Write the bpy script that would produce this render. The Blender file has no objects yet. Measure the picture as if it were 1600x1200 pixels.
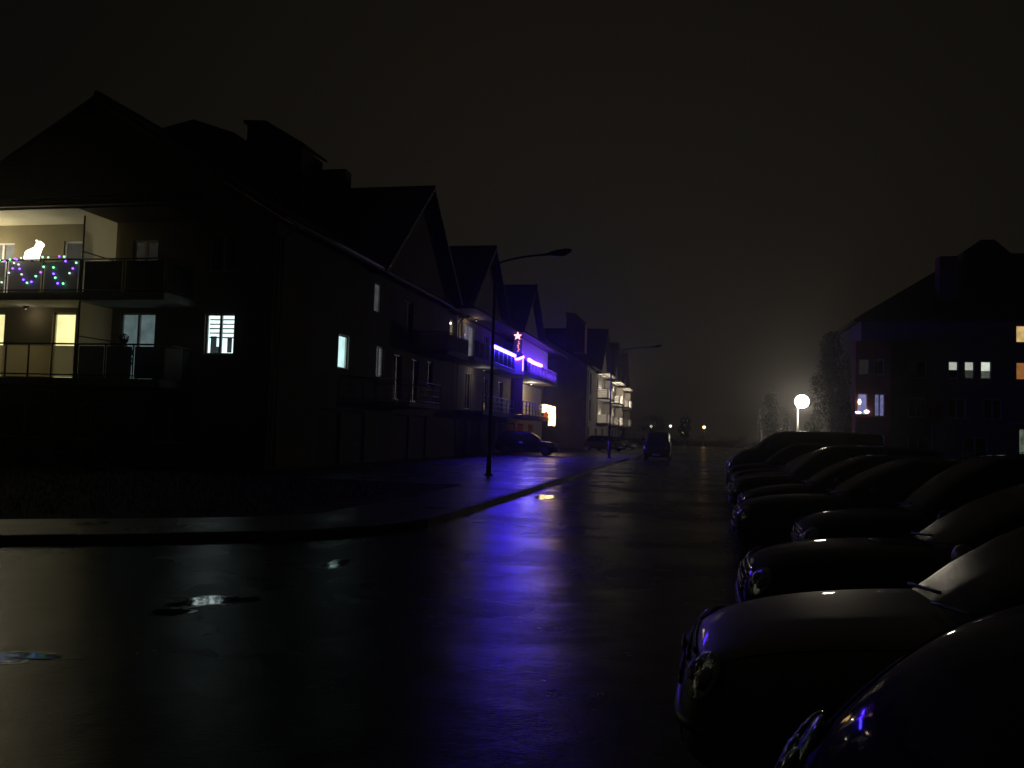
import bpy, bmesh, math, random
from mathutils import Vector, Matrix
from mathutils.bvhtree import BVHTree
random.seed(11)
R = math.radians
scene = bpy.context.scene
col = scene.collection
PI = math.pi

# ---------------------------------------------------------------- materials
MATS = {}
def newmat(name):
    m = bpy.data.materials.new(name); m.use_nodes = True
    nt = m.node_tree; nt.nodes.clear()
    out = nt.nodes.new('ShaderNodeOutputMaterial')
    return m, nt, out
def pbr(name, color, rough=0.6, metal=0.0, var=0.25, scale=6.0, bump=0.15, bscale=40.0, coat=0.0, spec=0.5, trans=0.0, rvar=0.0, rscale=2.0):
    m, nt, out = newmat(name)
    b = nt.nodes.new('ShaderNodeBsdfPrincipled')
    tc = nt.nodes.new('ShaderNodeTexCoord')
    n = nt.nodes.new('ShaderNodeTexNoise'); n.inputs['Scale'].default_value = scale; n.inputs['Detail'].default_value = 6
    nt.links.new(tc.outputs['Object'], n.inputs['Vector'])
    r = nt.nodes.new('ShaderNodeValToRGB')
    c = Vector(color)
    r.color_ramp.elements[0].position = 0.3; r.color_ramp.elements[1].position = 0.7
    r.color_ramp.elements[0].color = (*(c*(1-var)), 1); r.color_ramp.elements[1].color = (*(c*(1+var)), 1)
    nt.links.new(n.outputs['Fac'], r.inputs['Fac']); nt.links.new(r.outputs['Color'], b.inputs['Base Color'])
    b.inputs['Roughness'].default_value = rough; b.inputs['Metallic'].default_value = metal
    b.inputs['Coat Weight'].default_value = coat; b.inputs['Coat Roughness'].default_value = 0.04
    b.inputs['Specular IOR Level'].default_value = spec
    b.inputs['Transmission Weight'].default_value = trans
    if bump:
        n2 = nt.nodes.new('ShaderNodeTexNoise'); n2.inputs['Scale'].default_value = bscale; n2.inputs['Detail'].default_value = 4
        nt.links.new(tc.outputs['Object'], n2.inputs['Vector'])
        bp = nt.nodes.new('ShaderNodeBump'); bp.inputs['Strength'].default_value = bump; bp.inputs['Distance'].default_value = 0.02
        nt.links.new(n2.outputs['Fac'], bp.inputs['Height']); nt.links.new(bp.outputs['Normal'], b.inputs['Normal'])
    if rvar:
        n3 = nt.nodes.new('ShaderNodeTexNoise'); n3.inputs['Scale'].default_value = rscale; n3.inputs['Detail'].default_value = 5
        nt.links.new(tc.outputs['Object'], n3.inputs['Vector'])
        mr = nt.nodes.new('ShaderNodeMapRange'); mr.inputs[1].default_value = .35; mr.inputs[2].default_value = .65
        mr.inputs[3].default_value = rough-rvar; mr.inputs[4].default_value = rough+rvar
        nt.links.new(n3.outputs['Fac'], mr.inputs[0]); nt.links.new(mr.outputs[0], b.inputs['Roughness'])
    nt.links.new(b.outputs[0], out.inputs['Surface'])
    MATS[name] = m
    return m
def emis(name, color, strength, var=0.0, scale=3.0, gloss=False):
    m, nt, out = newmat(name)
    e = nt.nodes.new('ShaderNodeEmission'); e.inputs['Color'].default_value = (*color, 1)
    e.inputs['Strength'].default_value = strength
    if var:
        tc = nt.nodes.new('ShaderNodeTexCoord'); n = nt.nodes.new('ShaderNodeTexNoise'); n.inputs['Scale'].default_value = scale
        nt.links.new(tc.outputs['Object'], n.inputs['Vector'])
        mr = nt.nodes.new('ShaderNodeMapRange'); mr.inputs[1].default_value = .3; mr.inputs[2].default_value = .7
        mr.inputs[3].default_value = strength*(1-var); mr.inputs[4].default_value = strength*(1+var)
        nt.links.new(n.outputs['Fac'], mr.inputs[0]); nt.links.new(mr.outputs[0], e.inputs['Strength'])
    nt.links.new(e.outputs[0], out.inputs['Surface'])
    MATS[name] = m
    return m
def frosted(name, color, tint=0.5):
    m, nt, out = newmat(name)
    d = nt.nodes.new('ShaderNodeBsdfDiffuse'); t = nt.nodes.new('ShaderNodeBsdfTranslucent')
    mx = nt.nodes.new('ShaderNodeMixShader'); mx.inputs[0].default_value = tint
    tc = nt.nodes.new('ShaderNodeTexCoord'); n = nt.nodes.new('ShaderNodeTexNoise'); n.inputs['Scale'].default_value = 2.5
    nt.links.new(tc.outputs['Object'], n.inputs['Vector'])
    r = nt.nodes.new('ShaderNodeValToRGB'); c = Vector(color)
    r.color_ramp.elements[0].color = (*(c*.85), 1); r.color_ramp.elements[1].color = (*c, 1)
    nt.links.new(n.outputs['Fac'], r.inputs['Fac'])
    nt.links.new(r.outputs[0], d.inputs['Color']); nt.links.new(r.outputs[0], t.inputs['Color'])
    nt.links.new(d.outputs[0], mx.inputs[1]); nt.links.new(t.outputs[0], mx.inputs[2]); nt.links.new(mx.outputs[0], out.inputs['Surface'])
    MATS[name] = m
    return m
def glassmat(name, tint=(.9,.95,.95)):
    m, nt, out = newmat(name)
    g = nt.nodes.new('ShaderNodeBsdfGlossy'); g.inputs['Roughness'].default_value = .02
    t = nt.nodes.new('ShaderNodeBsdfTransparent'); t.inputs['Color'].default_value = (*tint, 1)
    f = nt.nodes.new('ShaderNodeLayerWeight'); f.inputs['Blend'].default_value = .5
    pw_ = nt.nodes.new('ShaderNodeMath'); pw_.operation = 'POWER'; pw_.inputs[1].default_value = 5
    ml = nt.nodes.new('ShaderNodeMath'); ml.operation = 'MULTIPLY_ADD'; ml.inputs[1].default_value = .8; ml.inputs[2].default_value = .03
    nt.links.new(f.outputs['Facing'], pw_.inputs[0]); nt.links.new(pw_.outputs[0], ml.inputs[0])
    mx = nt.nodes.new('ShaderNodeMixShader')
    nt.links.new(ml.outputs[0], mx.inputs[0]); nt.links.new(t.outputs[0], mx.inputs[1]); nt.links.new(g.outputs[0], mx.inputs[2])
    nt.links.new(mx.outputs[0], out.inputs['Surface']); MATS[name] = m
    return m

plaster = pbr('plaster_cream', (.36,.33,.27), .85, spec=.12, var=.12, scale=1.2, bump=.25, bscale=60)
plaster_y = pbr('plaster_ochre', (.24,.215,.15), .85, spec=.12, var=.1, scale=1.2, bump=.25, bscale=60)
plaster_g = pbr('plaster_dull', (.17,.165,.15), .85, spec=.1, var=.12, scale=1.2, bump=.25, bscale=60)
plaster_b = pbr('plaster_grey', (.33,.32,.30), .85, spec=.12, var=.12, scale=1.2, bump=.25, bscale=60)
plaster_r = pbr('plaster_red', (.30,.085,.06), .85, spec=.12, var=.15, scale=1.2, bump=.25, bscale=60)
brown_p = pbr('brown_cladding', (.20,.11,.08), .7, spec=.12, var=.15, scale=2, bump=.2, bscale=30)
concrete = pbr('concrete', (.28,.27,.25), .8, var=.2, scale=4, bump=.3, bscale=50)
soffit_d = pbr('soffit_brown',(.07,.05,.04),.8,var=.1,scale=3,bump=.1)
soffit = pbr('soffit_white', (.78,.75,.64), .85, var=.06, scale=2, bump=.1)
pvc = pbr('white_pvc', (.62,.62,.60), .35, var=.04, bump=0)
railm = pbr('rail_metal', (.45,.45,.44), .4, metal=.3, var=.05, bump=0)
darkrail = pbr('dark_rail_metal', (.05,.05,.055), .4, metal=.5, var=.1, bump=0)
garage_m = pbr('garage_door_paint', (.17,.16,.145), .8, spec=.1, var=.1, bump=.1)
garage_r = pbr('garage_door_red', (.23,.035,.02), .7, spec=.1, var=.15, bump=.1)
darkglass = pbr('dark_window_glass', (.012,.013,.015), .04, var=.1, bump=0, spec=.6)
glass = glassmat('clear_glass')
frost = frosted('frosted_panel', (.84,.80,.66), .55)
def see_through(name,color,clear):
    m=frosted(name,color,.5); nt=m.node_tree; out=[n for n in nt.nodes if n.type=='OUTPUT_MATERIAL'][0]; old=out.inputs['Surface'].links[0].from_socket
    t=nt.nodes.new('ShaderNodeBsdfTransparent'); mx=nt.nodes.new('ShaderNodeMixShader'); mx.inputs[0].default_value=clear
    nt.links.new(old,mx.inputs[1]); nt.links.new(t.outputs[0],mx.inputs[2]); nt.links.new(mx.outputs[0],out.inputs['Surface']); return m
reeded = see_through('reeded_panel',(.60,.52,.40),.03)
frost_g = frosted('frosted_grey_panel', (.34,.33,.36), .4)
frost_d = frosted('smoked_panel', (.10,.10,.105), .4)
frost_w = frosted('white_panel', (.82,.78,.72), .6)
frost_p = frosted('pale_panel', (.62,.56,.55), .5)
lamp_metal = pbr('galvanised_steel', (.18,.18,.18), .5, metal=.6, var=.15, bump=.1)
plastic_d = pbr('dark_plastic', (.02,.02,.02), .45, var=.2, bump=.1)
rubber = pbr('tyre_rubber', (.018,.018,.018), .75, var=.2, bump=.2)
chrome = pbr('chrome', (.6,.6,.6), .08, metal=1, var=.03, bump=0)
reflector_m = pbr('headlight_reflector', (.5,.5,.5), .12, metal=1, var=.1, bump=.35, bscale=28)
alloy = pbr('alloy_rim', (.35,.35,.36), .3, metal=.9, var=.05, bump=0)
platem = pbr('plate_white', (.6,.6,.58), .5, var=.05, bump=0)
carglass = pbr('car_glass', (.006,.007,.008), .26, var=.1, bump=.15, bscale=110, spec=.2)
redlens = pbr('tail_lens', (.18,.01,.01), .15, var=.1, bump=0)
amber = pbr('amber_lens', (.4,.12,.01), .2, var=.1, bump=0)
bark = pbr('bark', (.05,.04,.03), .9, var=.4, scale=8, bump=.6)
birch = pbr('birch_bark', (.55,.52,.47), .8, var=.25, scale=6, bump=.4)
leaf = pbr('evergreen_leaf', (.025,.04,.02), .6, var=.5, scale=3, bump=0)
leaf2 = pbr('hedge_leaf', (.03,.045,.02), .6, var=.5, scale=3, bump=0)
def paint(name, c, metal=.0): return pbr(name, c, .68, metal=metal, var=.06, scale=30, bump=.1, bscale=130, coat=.3, spec=.04)
paint_silver = pbr('car_paint_silver', (.34,.33,.30), .48, metal=.6, var=.06, scale=30, bump=.1, bscale=130, coat=.3)
paint_black = paint('car_paint_black', (.012,.012,.014), 0)
paint_blue = paint('car_paint_navy', (.02,.025,.045), 0)
paint_grey = paint('car_paint_grey', (.09,.09,.09), 0)
paint_green = paint('car_paint_bottle_green', (.02,.035,.028), 0)
paint_red = paint('car_paint_wine', (.07,.012,.012), 0)

def roof_mat():
    m, nt, out = newmat('roof_tiles')
    b = nt.nodes.new('ShaderNodeBsdfPrincipled'); tc = nt.nodes.new('ShaderNodeTexCoord')
    w = nt.nodes.new('ShaderNodeTexWave'); w.inputs['Scale'].default_value = 3.2; w.bands_direction = 'Z'; w.inputs['Distortion'].default_value = .6
    n = nt.nodes.new('ShaderNodeTexNoise'); n.inputs['Scale'].default_value = 3
    for t in (w, n): nt.links.new(tc.outputs['Object'], t.inputs['Vector'])
    r = nt.nodes.new('ShaderNodeValToRGB'); r.color_ramp.elements[0].color = (.025,.018,.015,1); r.color_ramp.elements[1].color = (.06,.04,.033,1)
    nt.links.new(n.outputs['Fac'], r.inputs[0]); nt.links.new(r.outputs[0], b.inputs['Base Color'])
    bp = nt.nodes.new('ShaderNodeBump'); bp.inputs['Strength'].default_value = .6; bp.inputs['Distance'].default_value = .04
    nt.links.new(w.outputs['Fac'], bp.inputs['Height']); nt.links.new(bp.outputs[0], b.inputs['Normal'])
    b.inputs['Roughness'].default_value = .55
    nt.links.new(b.outputs[0], out.inputs['Surface']); return m
roofm = roof_mat()

def wet_mat(name, col0, col1, r0, r1, scale, bump, brick=False):
    m, nt, out = newmat(name)
    b = nt.nodes.new('ShaderNodeBsdfPrincipled'); tc = nt.nodes.new('ShaderNodeTexCoord'); b.inputs['Specular IOR Level'].default_value = .3
    nA = nt.nodes.new('ShaderNodeTexNoise'); nA.inputs['Scale'].default_value = scale; nA.inputs['Detail'].default_value = 8; nA.inputs['Roughness'].default_value = .6
    nB = nt.nodes.new('ShaderNodeTexNoise'); nB.inputs['Scale'].default_value = 14; nB.inputs['Detail'].default_value = 8; nB.inputs['Roughness'].default_value = .7
    nC = nt.nodes.new('ShaderNodeTexNoise'); nC.inputs['Scale'].default_value = 1.1; nC.inputs['Detail'].default_value = 2
    for t in (nA, nB, nC): nt.links.new(tc.outputs['Object'], t.inputs['Vector'])
    r = nt.nodes.new('ShaderNodeValToRGB'); r.color_ramp.elements[0].color = (*col0,1); r.color_ramp.elements[1].color = (*col1,1)
    nt.links.new(nB.outputs['Fac'], r.inputs[0])
    mr = nt.nodes.new('ShaderNodeMapRange'); mr.inputs[1].default_value = .38; mr.inputs[2].default_value = .62; mr.inputs[3].default_value = r0; mr.inputs[4].default_value = r1
    nt.links.new(nA.outputs['Fac'], mr.inputs[0]); nt.links.new(mr.outputs[0], b.inputs['Roughness'])
    nD = nt.nodes.new('ShaderNodeTexVoronoi'); nD.inputs['Scale'].default_value = 70; nt.links.new(tc.outputs['Object'], nD.inputs['Vector'])
    a0 = nt.nodes.new('ShaderNodeMath'); a0.operation = 'MULTIPLY_ADD'; a0.inputs[1].default_value = .22
    nt.links.new(nD.outputs['Distance'], a0.inputs[0]); nt.links.new(nB.outputs['Fac'], a0.inputs[2])
    add = nt.nodes.new('ShaderNodeMath'); add.operation = 'MULTIPLY_ADD'; add.inputs[1].default_value = 6.0
    nt.links.new(nC.outputs['Fac'], add.inputs[0]); nt.links.new(a0.outputs[0], add.inputs[2])
    bp = nt.nodes.new('ShaderNodeBump'); bp.inputs['Strength'].default_value = bump; bp.inputs['Distance'].default_value = .006
    nt.links.new(add.outputs[0], bp.inputs['Height'])
    nrm = bp
    if brick:
        bk = nt.nodes.new('ShaderNodeTexBrick'); bk.inputs['Scale'].default_value = 5; bk.inputs['Mortar Size'].default_value = .02
        nt.links.new(tc.outputs['Object'], bk.inputs['Vector'])
        bk.inputs['Color1'].default_value = (1,1,1,1); bk.inputs['Color2'].default_value = (.9,.9,.9,1); bk.inputs['Mortar'].default_value = (0,0,0,1)
        b2 = nt.nodes.new('ShaderNodeBump'); b2.inputs['Strength'].default_value = .4; b2.inputs['Distance'].default_value = .01
        nt.links.new(bk.outputs['Color'], b2.inputs['Height']); nt.links.new(bp.outputs[0], b2.inputs['Normal']); nrm = b2
        mu = nt.nodes.new('ShaderNodeMixRGB'); mu.blend_type = 'MULTIPLY'; mu.inputs[0].default_value = .6
        nt.links.new(r.outputs[0], mu.inputs[1]); nt.links.new(bk.outputs['Color'], mu.inputs[2]); nt.links.new(mu.outputs[0], b.inputs['Base Color'])
    else:
        nt.links.new(r.outputs[0], b.inputs['Base Color'])
    nt.links.new(nrm.outputs[0], b.inputs['Normal'])
    nt.links.new(b.outputs[0], out.inputs['Surface']); return m
asphalt = wet_mat('wet_asphalt', (.012,.012,.013), (.03,.03,.031), .17, .33, .35, .6)
paving = wet_mat('wet_paving', (.10,.096,.09), (.17,.162,.15), .26, .44, .5, .45, brick=True)
kerbm = wet_mat('wet_kerb', (.24,.23,.21), (.36,.35,.32), .4, .6, 1.5, .3)
grassm = pbr('dark_lawn', (.02,.028,.013), .9, var=.5, scale=2, bump=.8, bscale=30)
soil = pbr('ground_earth', (.022,.022,.018), .9, var=.4, scale=.3, bump=.5, bscale=8)
water = pbr('puddle_water', (.008,.008,.008), .06, var=.05, bump=.06, bscale=9, spec=.5)

# ---------------------------------------------------------------- mesh builder
class MB:
    def __init__(s): s.v=[]; s.f=[]; s.sm=[]
    def quad(s, a,b,c,d):
        i=len(s.v); s.v += [tuple(a),tuple(b),tuple(c),tuple(d)]; s.f.append((i,i+1,i+2,i+3)); s.sm.append(False)
    def tri(s,a,b,c):
        i=len(s.v); s.v += [tuple(a),tuple(b),tuple(c)]; s.f.append((i,i+1,i+2)); s.sm.append(False)
    def poly(s, pts):
        i=len(s.v); s.v += [tuple(p) for p in pts]; s.f.append(tuple(range(i,i+len(pts)))); s.sm.append(False)
    def box(s, x0,x1,y0,y1,z0,z1):
        x0,x1=min(x0,x1),max(x0,x1); y0,y1=min(y0,y1),max(y0,y1); z0,z1=min(z0,z1),max(z0,z1)
        i=len(s.v)
        s.v += [(x0,y0,z0),(x1,y0,z0),(x1,y1,z0),(x0,y1,z0),(x0,y0,z1),(x1,y0,z1),(x1,y1,z1),(x0,y1,z1)]
        for f in ((0,3,2,1),(4,5,6,7),(0,1,5,4),(1,2,6,5),(2,3,7,6),(3,0,4,7)): s.f.append(tuple(i+k for k in f)); s.sm.append(False)
    def prism(s, pts, d):
        """closed polygon pts extruded by vector d"""
        n=len(pts); i=len(s.v); d=Vector(d)
        s.v += [tuple(p) for p in pts] + [tuple(Vector(p)+d) for p in pts]
        s.f.append(tuple(range(i,i+n))[::-1]); s.f.append(tuple(range(i+n,i+2*n))); s.sm += [False,False]
        for k in range(n):
            j=(k+1)%n; s.f.append((i+k,i+j,i+n+j,i+n+k)); s.sm.append(False)
    def tube(s, pts, r, n=8, r1=None, cap=True):
        pts=[Vector(p) for p in pts]; m=len(pts); rings=[]
        for k,p in enumerate(pts):
            t=(pts[min(k+1,m-1)]-pts[max(k-1,0)]).normalized()
            a=t.cross(Vector((0,0,1)))
            if a.length<1e-3: a=t.cross(Vector((1,0,0)))
            a.normalize(); b=t.cross(a)
            rr=r if r1 is None else r+(r1-r)*k/(m-1)
            i=len(s.v); rings.append(i)
            s.v += [tuple(p+a*rr*math.cos(2*PI*q/n)+b*rr*math.sin(2*PI*q/n)) for q in range(n)]
        for k in range(m-1):
            for q in range(n):
                q2=(q+1)%n; s.f.append((rings[k]+q,rings[k]+q2,rings[k+1]+q2,rings[k+1]+q)); s.sm.append(True)
        if cap:
            s.f.append(tuple(rings[0]+q for q in range(n))[::-1]); s.f.append(tuple(rings[-1]+q for q in range(n))); s.sm += [False,False]
    def ball(s, c, r, nu=12, nv=8, sc=(1,1,1)):
        i=len(s.v); c=Vector(c)
        for a in range(nv+1):
            th=PI*a/nv
            for b in range(nu):
                ph=2*PI*b/nu
                s.v.append((c.x+r*sc[0]*math.sin(th)*math.cos(ph), c.y+r*sc[1]*math.sin(th)*math.sin(ph), c.z+r*sc[2]*math.cos(th)))
        for a in range(nv):
            for b in range(nu):
                b2=(b+1)%nu; s.f.append((i+a*nu+b,i+(a+1)*nu+b,i+(a+1)*nu+b2,i+a*nu+b2)); s.sm.append(True)
    def lathe(s, prof, axis='z', n=24, c=(0,0,0)):
        """prof list of (r,h)"""
        i=len(s.v); m=len(prof); c=Vector(c)
        for (r,h) in prof:
            for q in range(n):
                a=2*PI*q/n; x,y=r*math.cos(a),r*math.sin(a)
                p={'z':(x,y,h),'y':(x,h,y),'x':(h,x,y)}[axis]
                s.v.append(tuple(c+Vector(p)))
        for k in range(m-1):
            for q in range(n):
                q2=(q+1)%n; s.f.append((i+k*n+q,i+k*n+q2,i+(k+1)*n+q2,i+(k+1)*n+q)); s.sm.append(True)
    def xform(s, M, start=0):
        for k in range(start,len(s.v)): s.v[k]=tuple(M@Vector(s.v[k]))
    def mesh(s, name, mat):
        me=bpy.data.meshes.new(name); me.from_pydata(s.v,[],s.f)
        for p,v in zip(me.polygons,s.sm): p.use_smooth=v
        if mat: me.materials.append(mat)
        me.update(); return me
    def build(s, name, mat, parent=None, recenter=True):
        me=s.mesh(name,mat); o=bpy.data.objects.new(name,me); col.objects.link(o)
        if parent is not None: o.parent=parent
        return o
def tag(o, label=None, cat=None, group=None, kind=None):
    if label: o['label']=label
    if cat: o['category']=cat
    if group: o['group']=group
    if kind: o['kind']=kind
    return o
def thing(name, label, cat, loc=(0,0,0), rz=0, group=None):
    o=bpy.data.objects.new(name,None); col.objects.link(o); o.empty_display_size=.3
    o.location=loc; o.rotation_euler=(0,0,rz); tag(o,label,cat,group); return o
def local(mb, parent):
    """express a mesh given in world coordinates in its unrotated parent's space"""
    p=parent
    t=Vector((0,0,0))
    while p is not None: t+=Vector(p.location); p=p.parent
    mb.v=[(x-t.x,y-t.y,z-t.z) for x,y,z in mb.v]; return mb
def part(mb, name, mat, parent, label=None):
    o=local(mb,parent).build(name,mat,parent)
    if label: o['label']=label
    return o
def copy_tree(o, parent=None):
    c=o.copy(); col.objects.link(c)
    if parent is not None: c.parent=parent
    for ch in list(o.children): copy_tree(ch,c)
    return c
def fix_normals(me):
    bm=bmesh.new(); bm.from_mesh(me); bmesh.ops.recalc_face_normals(bm,faces=bm.faces); bm.to_mesh(me); bm.free()

# ---------------------------------------------------------------- ground
KX=-4.42
def smooth_closed(pts, sub=6):
    out=[]; n=len(pts)
    for i in range(n-1):
        p0=Vector(pts[max(i-1,0)]); p1=Vector(pts[i]); p2=Vector(pts[i+1]); p3=Vector(pts[min(i+2,n-1)])
        for k in range(sub):
            t=k/sub
            out.append(.5*((2*p1)+(-p0+p2)*t+(2*p0-5*p1+4*p2-p3)*t*t+(-p0+3*p1-3*p2+p3)*t**3))
    out.append(Vector(pts[-1])); return out
kerb_pts=[(-30,.2),(-20,4.0),(-14,6.4),(-10.2,8.6),(-8.6,9.6),(-7.2,10.55),(-6.1,11.4),(-5.2,12.4),(-4.62,13.7),(KX,15.4),(KX,18),(KX,22),(KX-.05,30),(KX-.1,45),(KX-.1,80),(KX,150)]
K=smooth_closed(kerb_pts,5)
def offset_line(P, d):
    out=[]
    for i,p in enumerate(P):
        t=(P[min(i+1,len(P)-1)]-P[max(i-1,0)]).normalized()
        out.append(p+Vector((-t.y,t.x))*d)
    return out
KI=offset_line(K,.16)      # inside the pavement
KW=offset_line(K,2.0)
mb=MB(); G=620
N=40
for i in range(N):
    for j in range(N):
        x0=-G+2*G*i/N; x1=-G+2*G*(i+1)/N; y0=-G+2*G*j/N; y1=-G+2*G*(j+1)/N
        mb.quad((x0,y0,-.02),(x1,y0,-.02),(x1,y1,-.02),(x0,y1,-.02))
tag(mb.build('ground',soil),kind='structure')
mb=MB(); mb.box(-60,9.0,-30,170,-.019,0.0)
tag(mb.build('road',asphalt),kind='structure')
# kerb stones, one metre each with open joints
mb=MB(); rk=random.Random(4)
acc=[]; run=0.0
for i in range(len(K)-1):
    a,b=K[i],K[i+1]; L=(b-a).length; n=max(1,int(L/.25))
    for k in range(n): acc.append(a.lerp(b,k/n))
acc.append(K[-1])
st_=[acc[0]]
for p in acc:
    if (p-st_[-1]).length>=1.0: st_.append(p)
for p,q in zip(st_[:-1],st_[1:]):
    d=(q-p).normalized(); nrm_=Vector((-d.y,d.x)); z=.115+rk.uniform(-.006,.006); e=rk.uniform(-.006,.006)
    p2=p+d*.007+nrm_*e; q2=q-d*.007+nrm_*e; ch=.018
    prof=[(0,0),(0,z-ch),(ch,z),(.16,z),(.16,0)]
    A_=[(p2.x+nrm_.x*u,p2.y+nrm_.y*u,v) for u,v in prof]; B_=[(q2.x+nrm_.x*u,q2.y+nrm_.y*u,v) for u,v in prof]
    for k in range(4): mb.quad(A_[k],B_[k],B_[k+1],A_[k+1])
    mb.poly(A_); mb.poly(B_[::-1])
tag(mb.build('kerb',kerbm),kind='structure')
# pavement
mb=MB()
for i in range(len(K)-1):
    a,b,c,d=KI[i],KI[i+1],KW[i+1],KW[i]
    mb.quad((a.x,a.y,.107),(b.x,b.y,.107),(c.x,c.y,.115),(d.x,d.y,.115))
tag(mb.build('pavement',paving),kind='structure')
# driveway paving in front of the garages, lawn in front of the first block
mb=MB()
mb.quad((KX-1.9,23.5,.119),(KX-1.9,150,.119),(-28,150,.119),(-28,23.5,.119))
tag(mb.build('driveway',wet_mat('wet_drive', (.02,.02,.02), (.045,.043,.04), .24, .42, .5, .45, brick=True)),kind='structure')
mb=MB()
inner=[p for p in KW if p.y<23.5]
for i in range(len(inner)-1):
    a,b=inner[i],inner[i+1]
    mb.quad((a.x,a.y,.118),(b.x,b.y,.118),(b.x-.0,23.55,.118) if b.y<23.4 else (b.x,23.55,.118),(a.x,23.55,.118))
tag(mb.build('lawn',grassm),kind='structure')
# grass tufts along the lawn edge
mb=MB(); rg=random.Random(3)
for k in range(9000):
    t=rg.random(); x=-26+19*t; y=8+rg.random()*15
    # keep inside the lawn
    j=min(range(len(KW)),key=lambda q:(KW[q].x-x)**2+(KW[q].y-y)**2)
    p=KW[j]
    tt=(KW[min(j+1,len(KW)-1)]-KW[max(j-1,0)])
    if tt.x*(y-p.y)-tt.y*(x-p.x) < .05: continue
    a=rg.random()*6.28; h=.05+rg.random()*.09; w=.012
    mb.tri((x-w*math.cos(a),y-w*math.sin(a),.118),(x+w*math.cos(a),y+w*math.sin(a),.118),(x+rg.uniform(-.05,.05),y+rg.uniform(-.05,.05),.118+h))
tag(mb.build('grass',leaf2),label='short dark grass growing in front of the nearest block',cat='grass',kind='stuff')
# right verge behind the parking bays
mb=MB(); mb.box(9.0,9.15,-20,170,-.019,.115); tag(mb.build('far_kerb',kerbm),kind='structure')
mb=MB(); mb.quad((9.15,-20,.08),(70,-20,.08),(70,170,.08),(9.15,170,.08)); tag(mb.build('verge',grassm),kind='structure')
# bay markings
mb=MB()
for k in range(14):
    y=.45+2.72*k
    mb.box(.9,5.6,y-.05,y+.05,.001,.005)
tag(mb.build('bay_markings',pbr('worn_white_paint',(.35,.35,.33),.5,var=.5,scale=9,bump=.1)),kind='structure')
damp = pbr('damp_margin', (.012,.012,.012), .15, var=.2, bump=.15, bscale=18, spec=.4, rvar=.05)
def puddle(cx,cy,a,b,rot,seed):
    rg=random.Random(seed); mb=MB(); pts=[]; n=40
    ph=[rg.random()*6.28 for _ in range(4)]
    for k in range(n):
        t=2*PI*k/n; r=1+.22*math.sin(2*t+ph[0])+.16*math.sin(3*t+ph[1])+.09*math.sin(5*t+ph[2])+.05*math.sin(9*t+ph[3])
        x,y=a*r*math.cos(t),b*r*math.sin(t)
        pts.append((cx+x*math.cos(rot)-y*math.sin(rot),cy+x*math.sin(rot)+y*math.cos(rot),.004))
    mb.poly(pts)
    m2=MB(); m2.poly([(cx+(x-cx)*(1.28+.12*math.sin(5*k/6.3+ph[0])),cy+(y-cy)*(1.28+.12*math.sin(7*k/6.3+ph[1])),.002) for k,(x,y,z) in enumerate(pts)])
    pd=mb.build('puddle',water); tag(pd,kind='structure'); m2.build('damp_margin',damp,pd)
for p in [(-4.36,7.28,.16,.36,-.6,1),(-4.42,6.75,.12,.14,.3,8),(-4.62,5.12,.34,.12,.15,2),(-4.2,9.75,.1,.36,.1,3),(-3.8,21.9,.2,.9,.05,4)]:
    puddle(*p)

# ---------------------------------------------------------------- buildings
F0,F1,F2,EV=.12,3.0,5.85,8.75
def panel(mb, P, U, u0,u1,z0,z1, holes, depth, N):
    """wall panel: P origin (x,y), U unit dir along wall (2d), N outward normal (2d); holes (u0,u1,z0,z1)"""
    us=sorted({u0,u1,*[h[0] for h in holes],*[h[1] for h in holes]}); zs=sorted({z0,z1,*[h[2] for h in holes],*[h[3] for h in holes]})
    us=[u for u in us if u0-1e-6<=u<=u1+1e-6]; zs=[z for z in zs if z0-1e-6<=z<=z1+1e-6]
    W=lambda u,z,d=0:(P[0]+U[0]*u-N[0]*d, P[1]+U[1]*u-N[1]*d, z)
    for i in range(len(us)-1):
        for j in range(len(zs)-1):
            cu=(us[i]+us[i+1])/2; cz=(zs[j]+zs[j+1])/2
            if any(h[0]<cu<h[1] and h[2]<cz<h[3] for h in holes): continue
            mb.quad(W(us[i],zs[j]),W(us[i+1],zs[j]),W(us[i+1],zs[j+1]),W(us[i],zs[j+1]))
    for h in holes:
        a,b,c,d=h[:4]
        mb.quad(W(a,c),W(a,d),W(a,d,depth),W(a,c,depth)); mb.quad(W(b,c),W(b,d),W(b,d,depth),W(b,c,depth))
        mb.quad(W(a,d),W(b,d),W(b,d,depth),W(a,d,depth)); mb.quad(W(a,c),W(b,c),W(b,c,depth),W(a,c,depth))
def obox(mb,P,U,N,u0,u1,z0,z1,d0,d1):
    """box in wall coordinates, d measured inward"""
    pts=[]
    for (u,d) in ((u0,d0),(u1,d0),(u1,d1),(u0,d1)):
        pts.append((P[0]+U[0]*u-N[0]*d, P[1]+U[1]*u-N[1]*d, z0))
    mb.prism(pts,(0,0,z1-z0))
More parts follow.
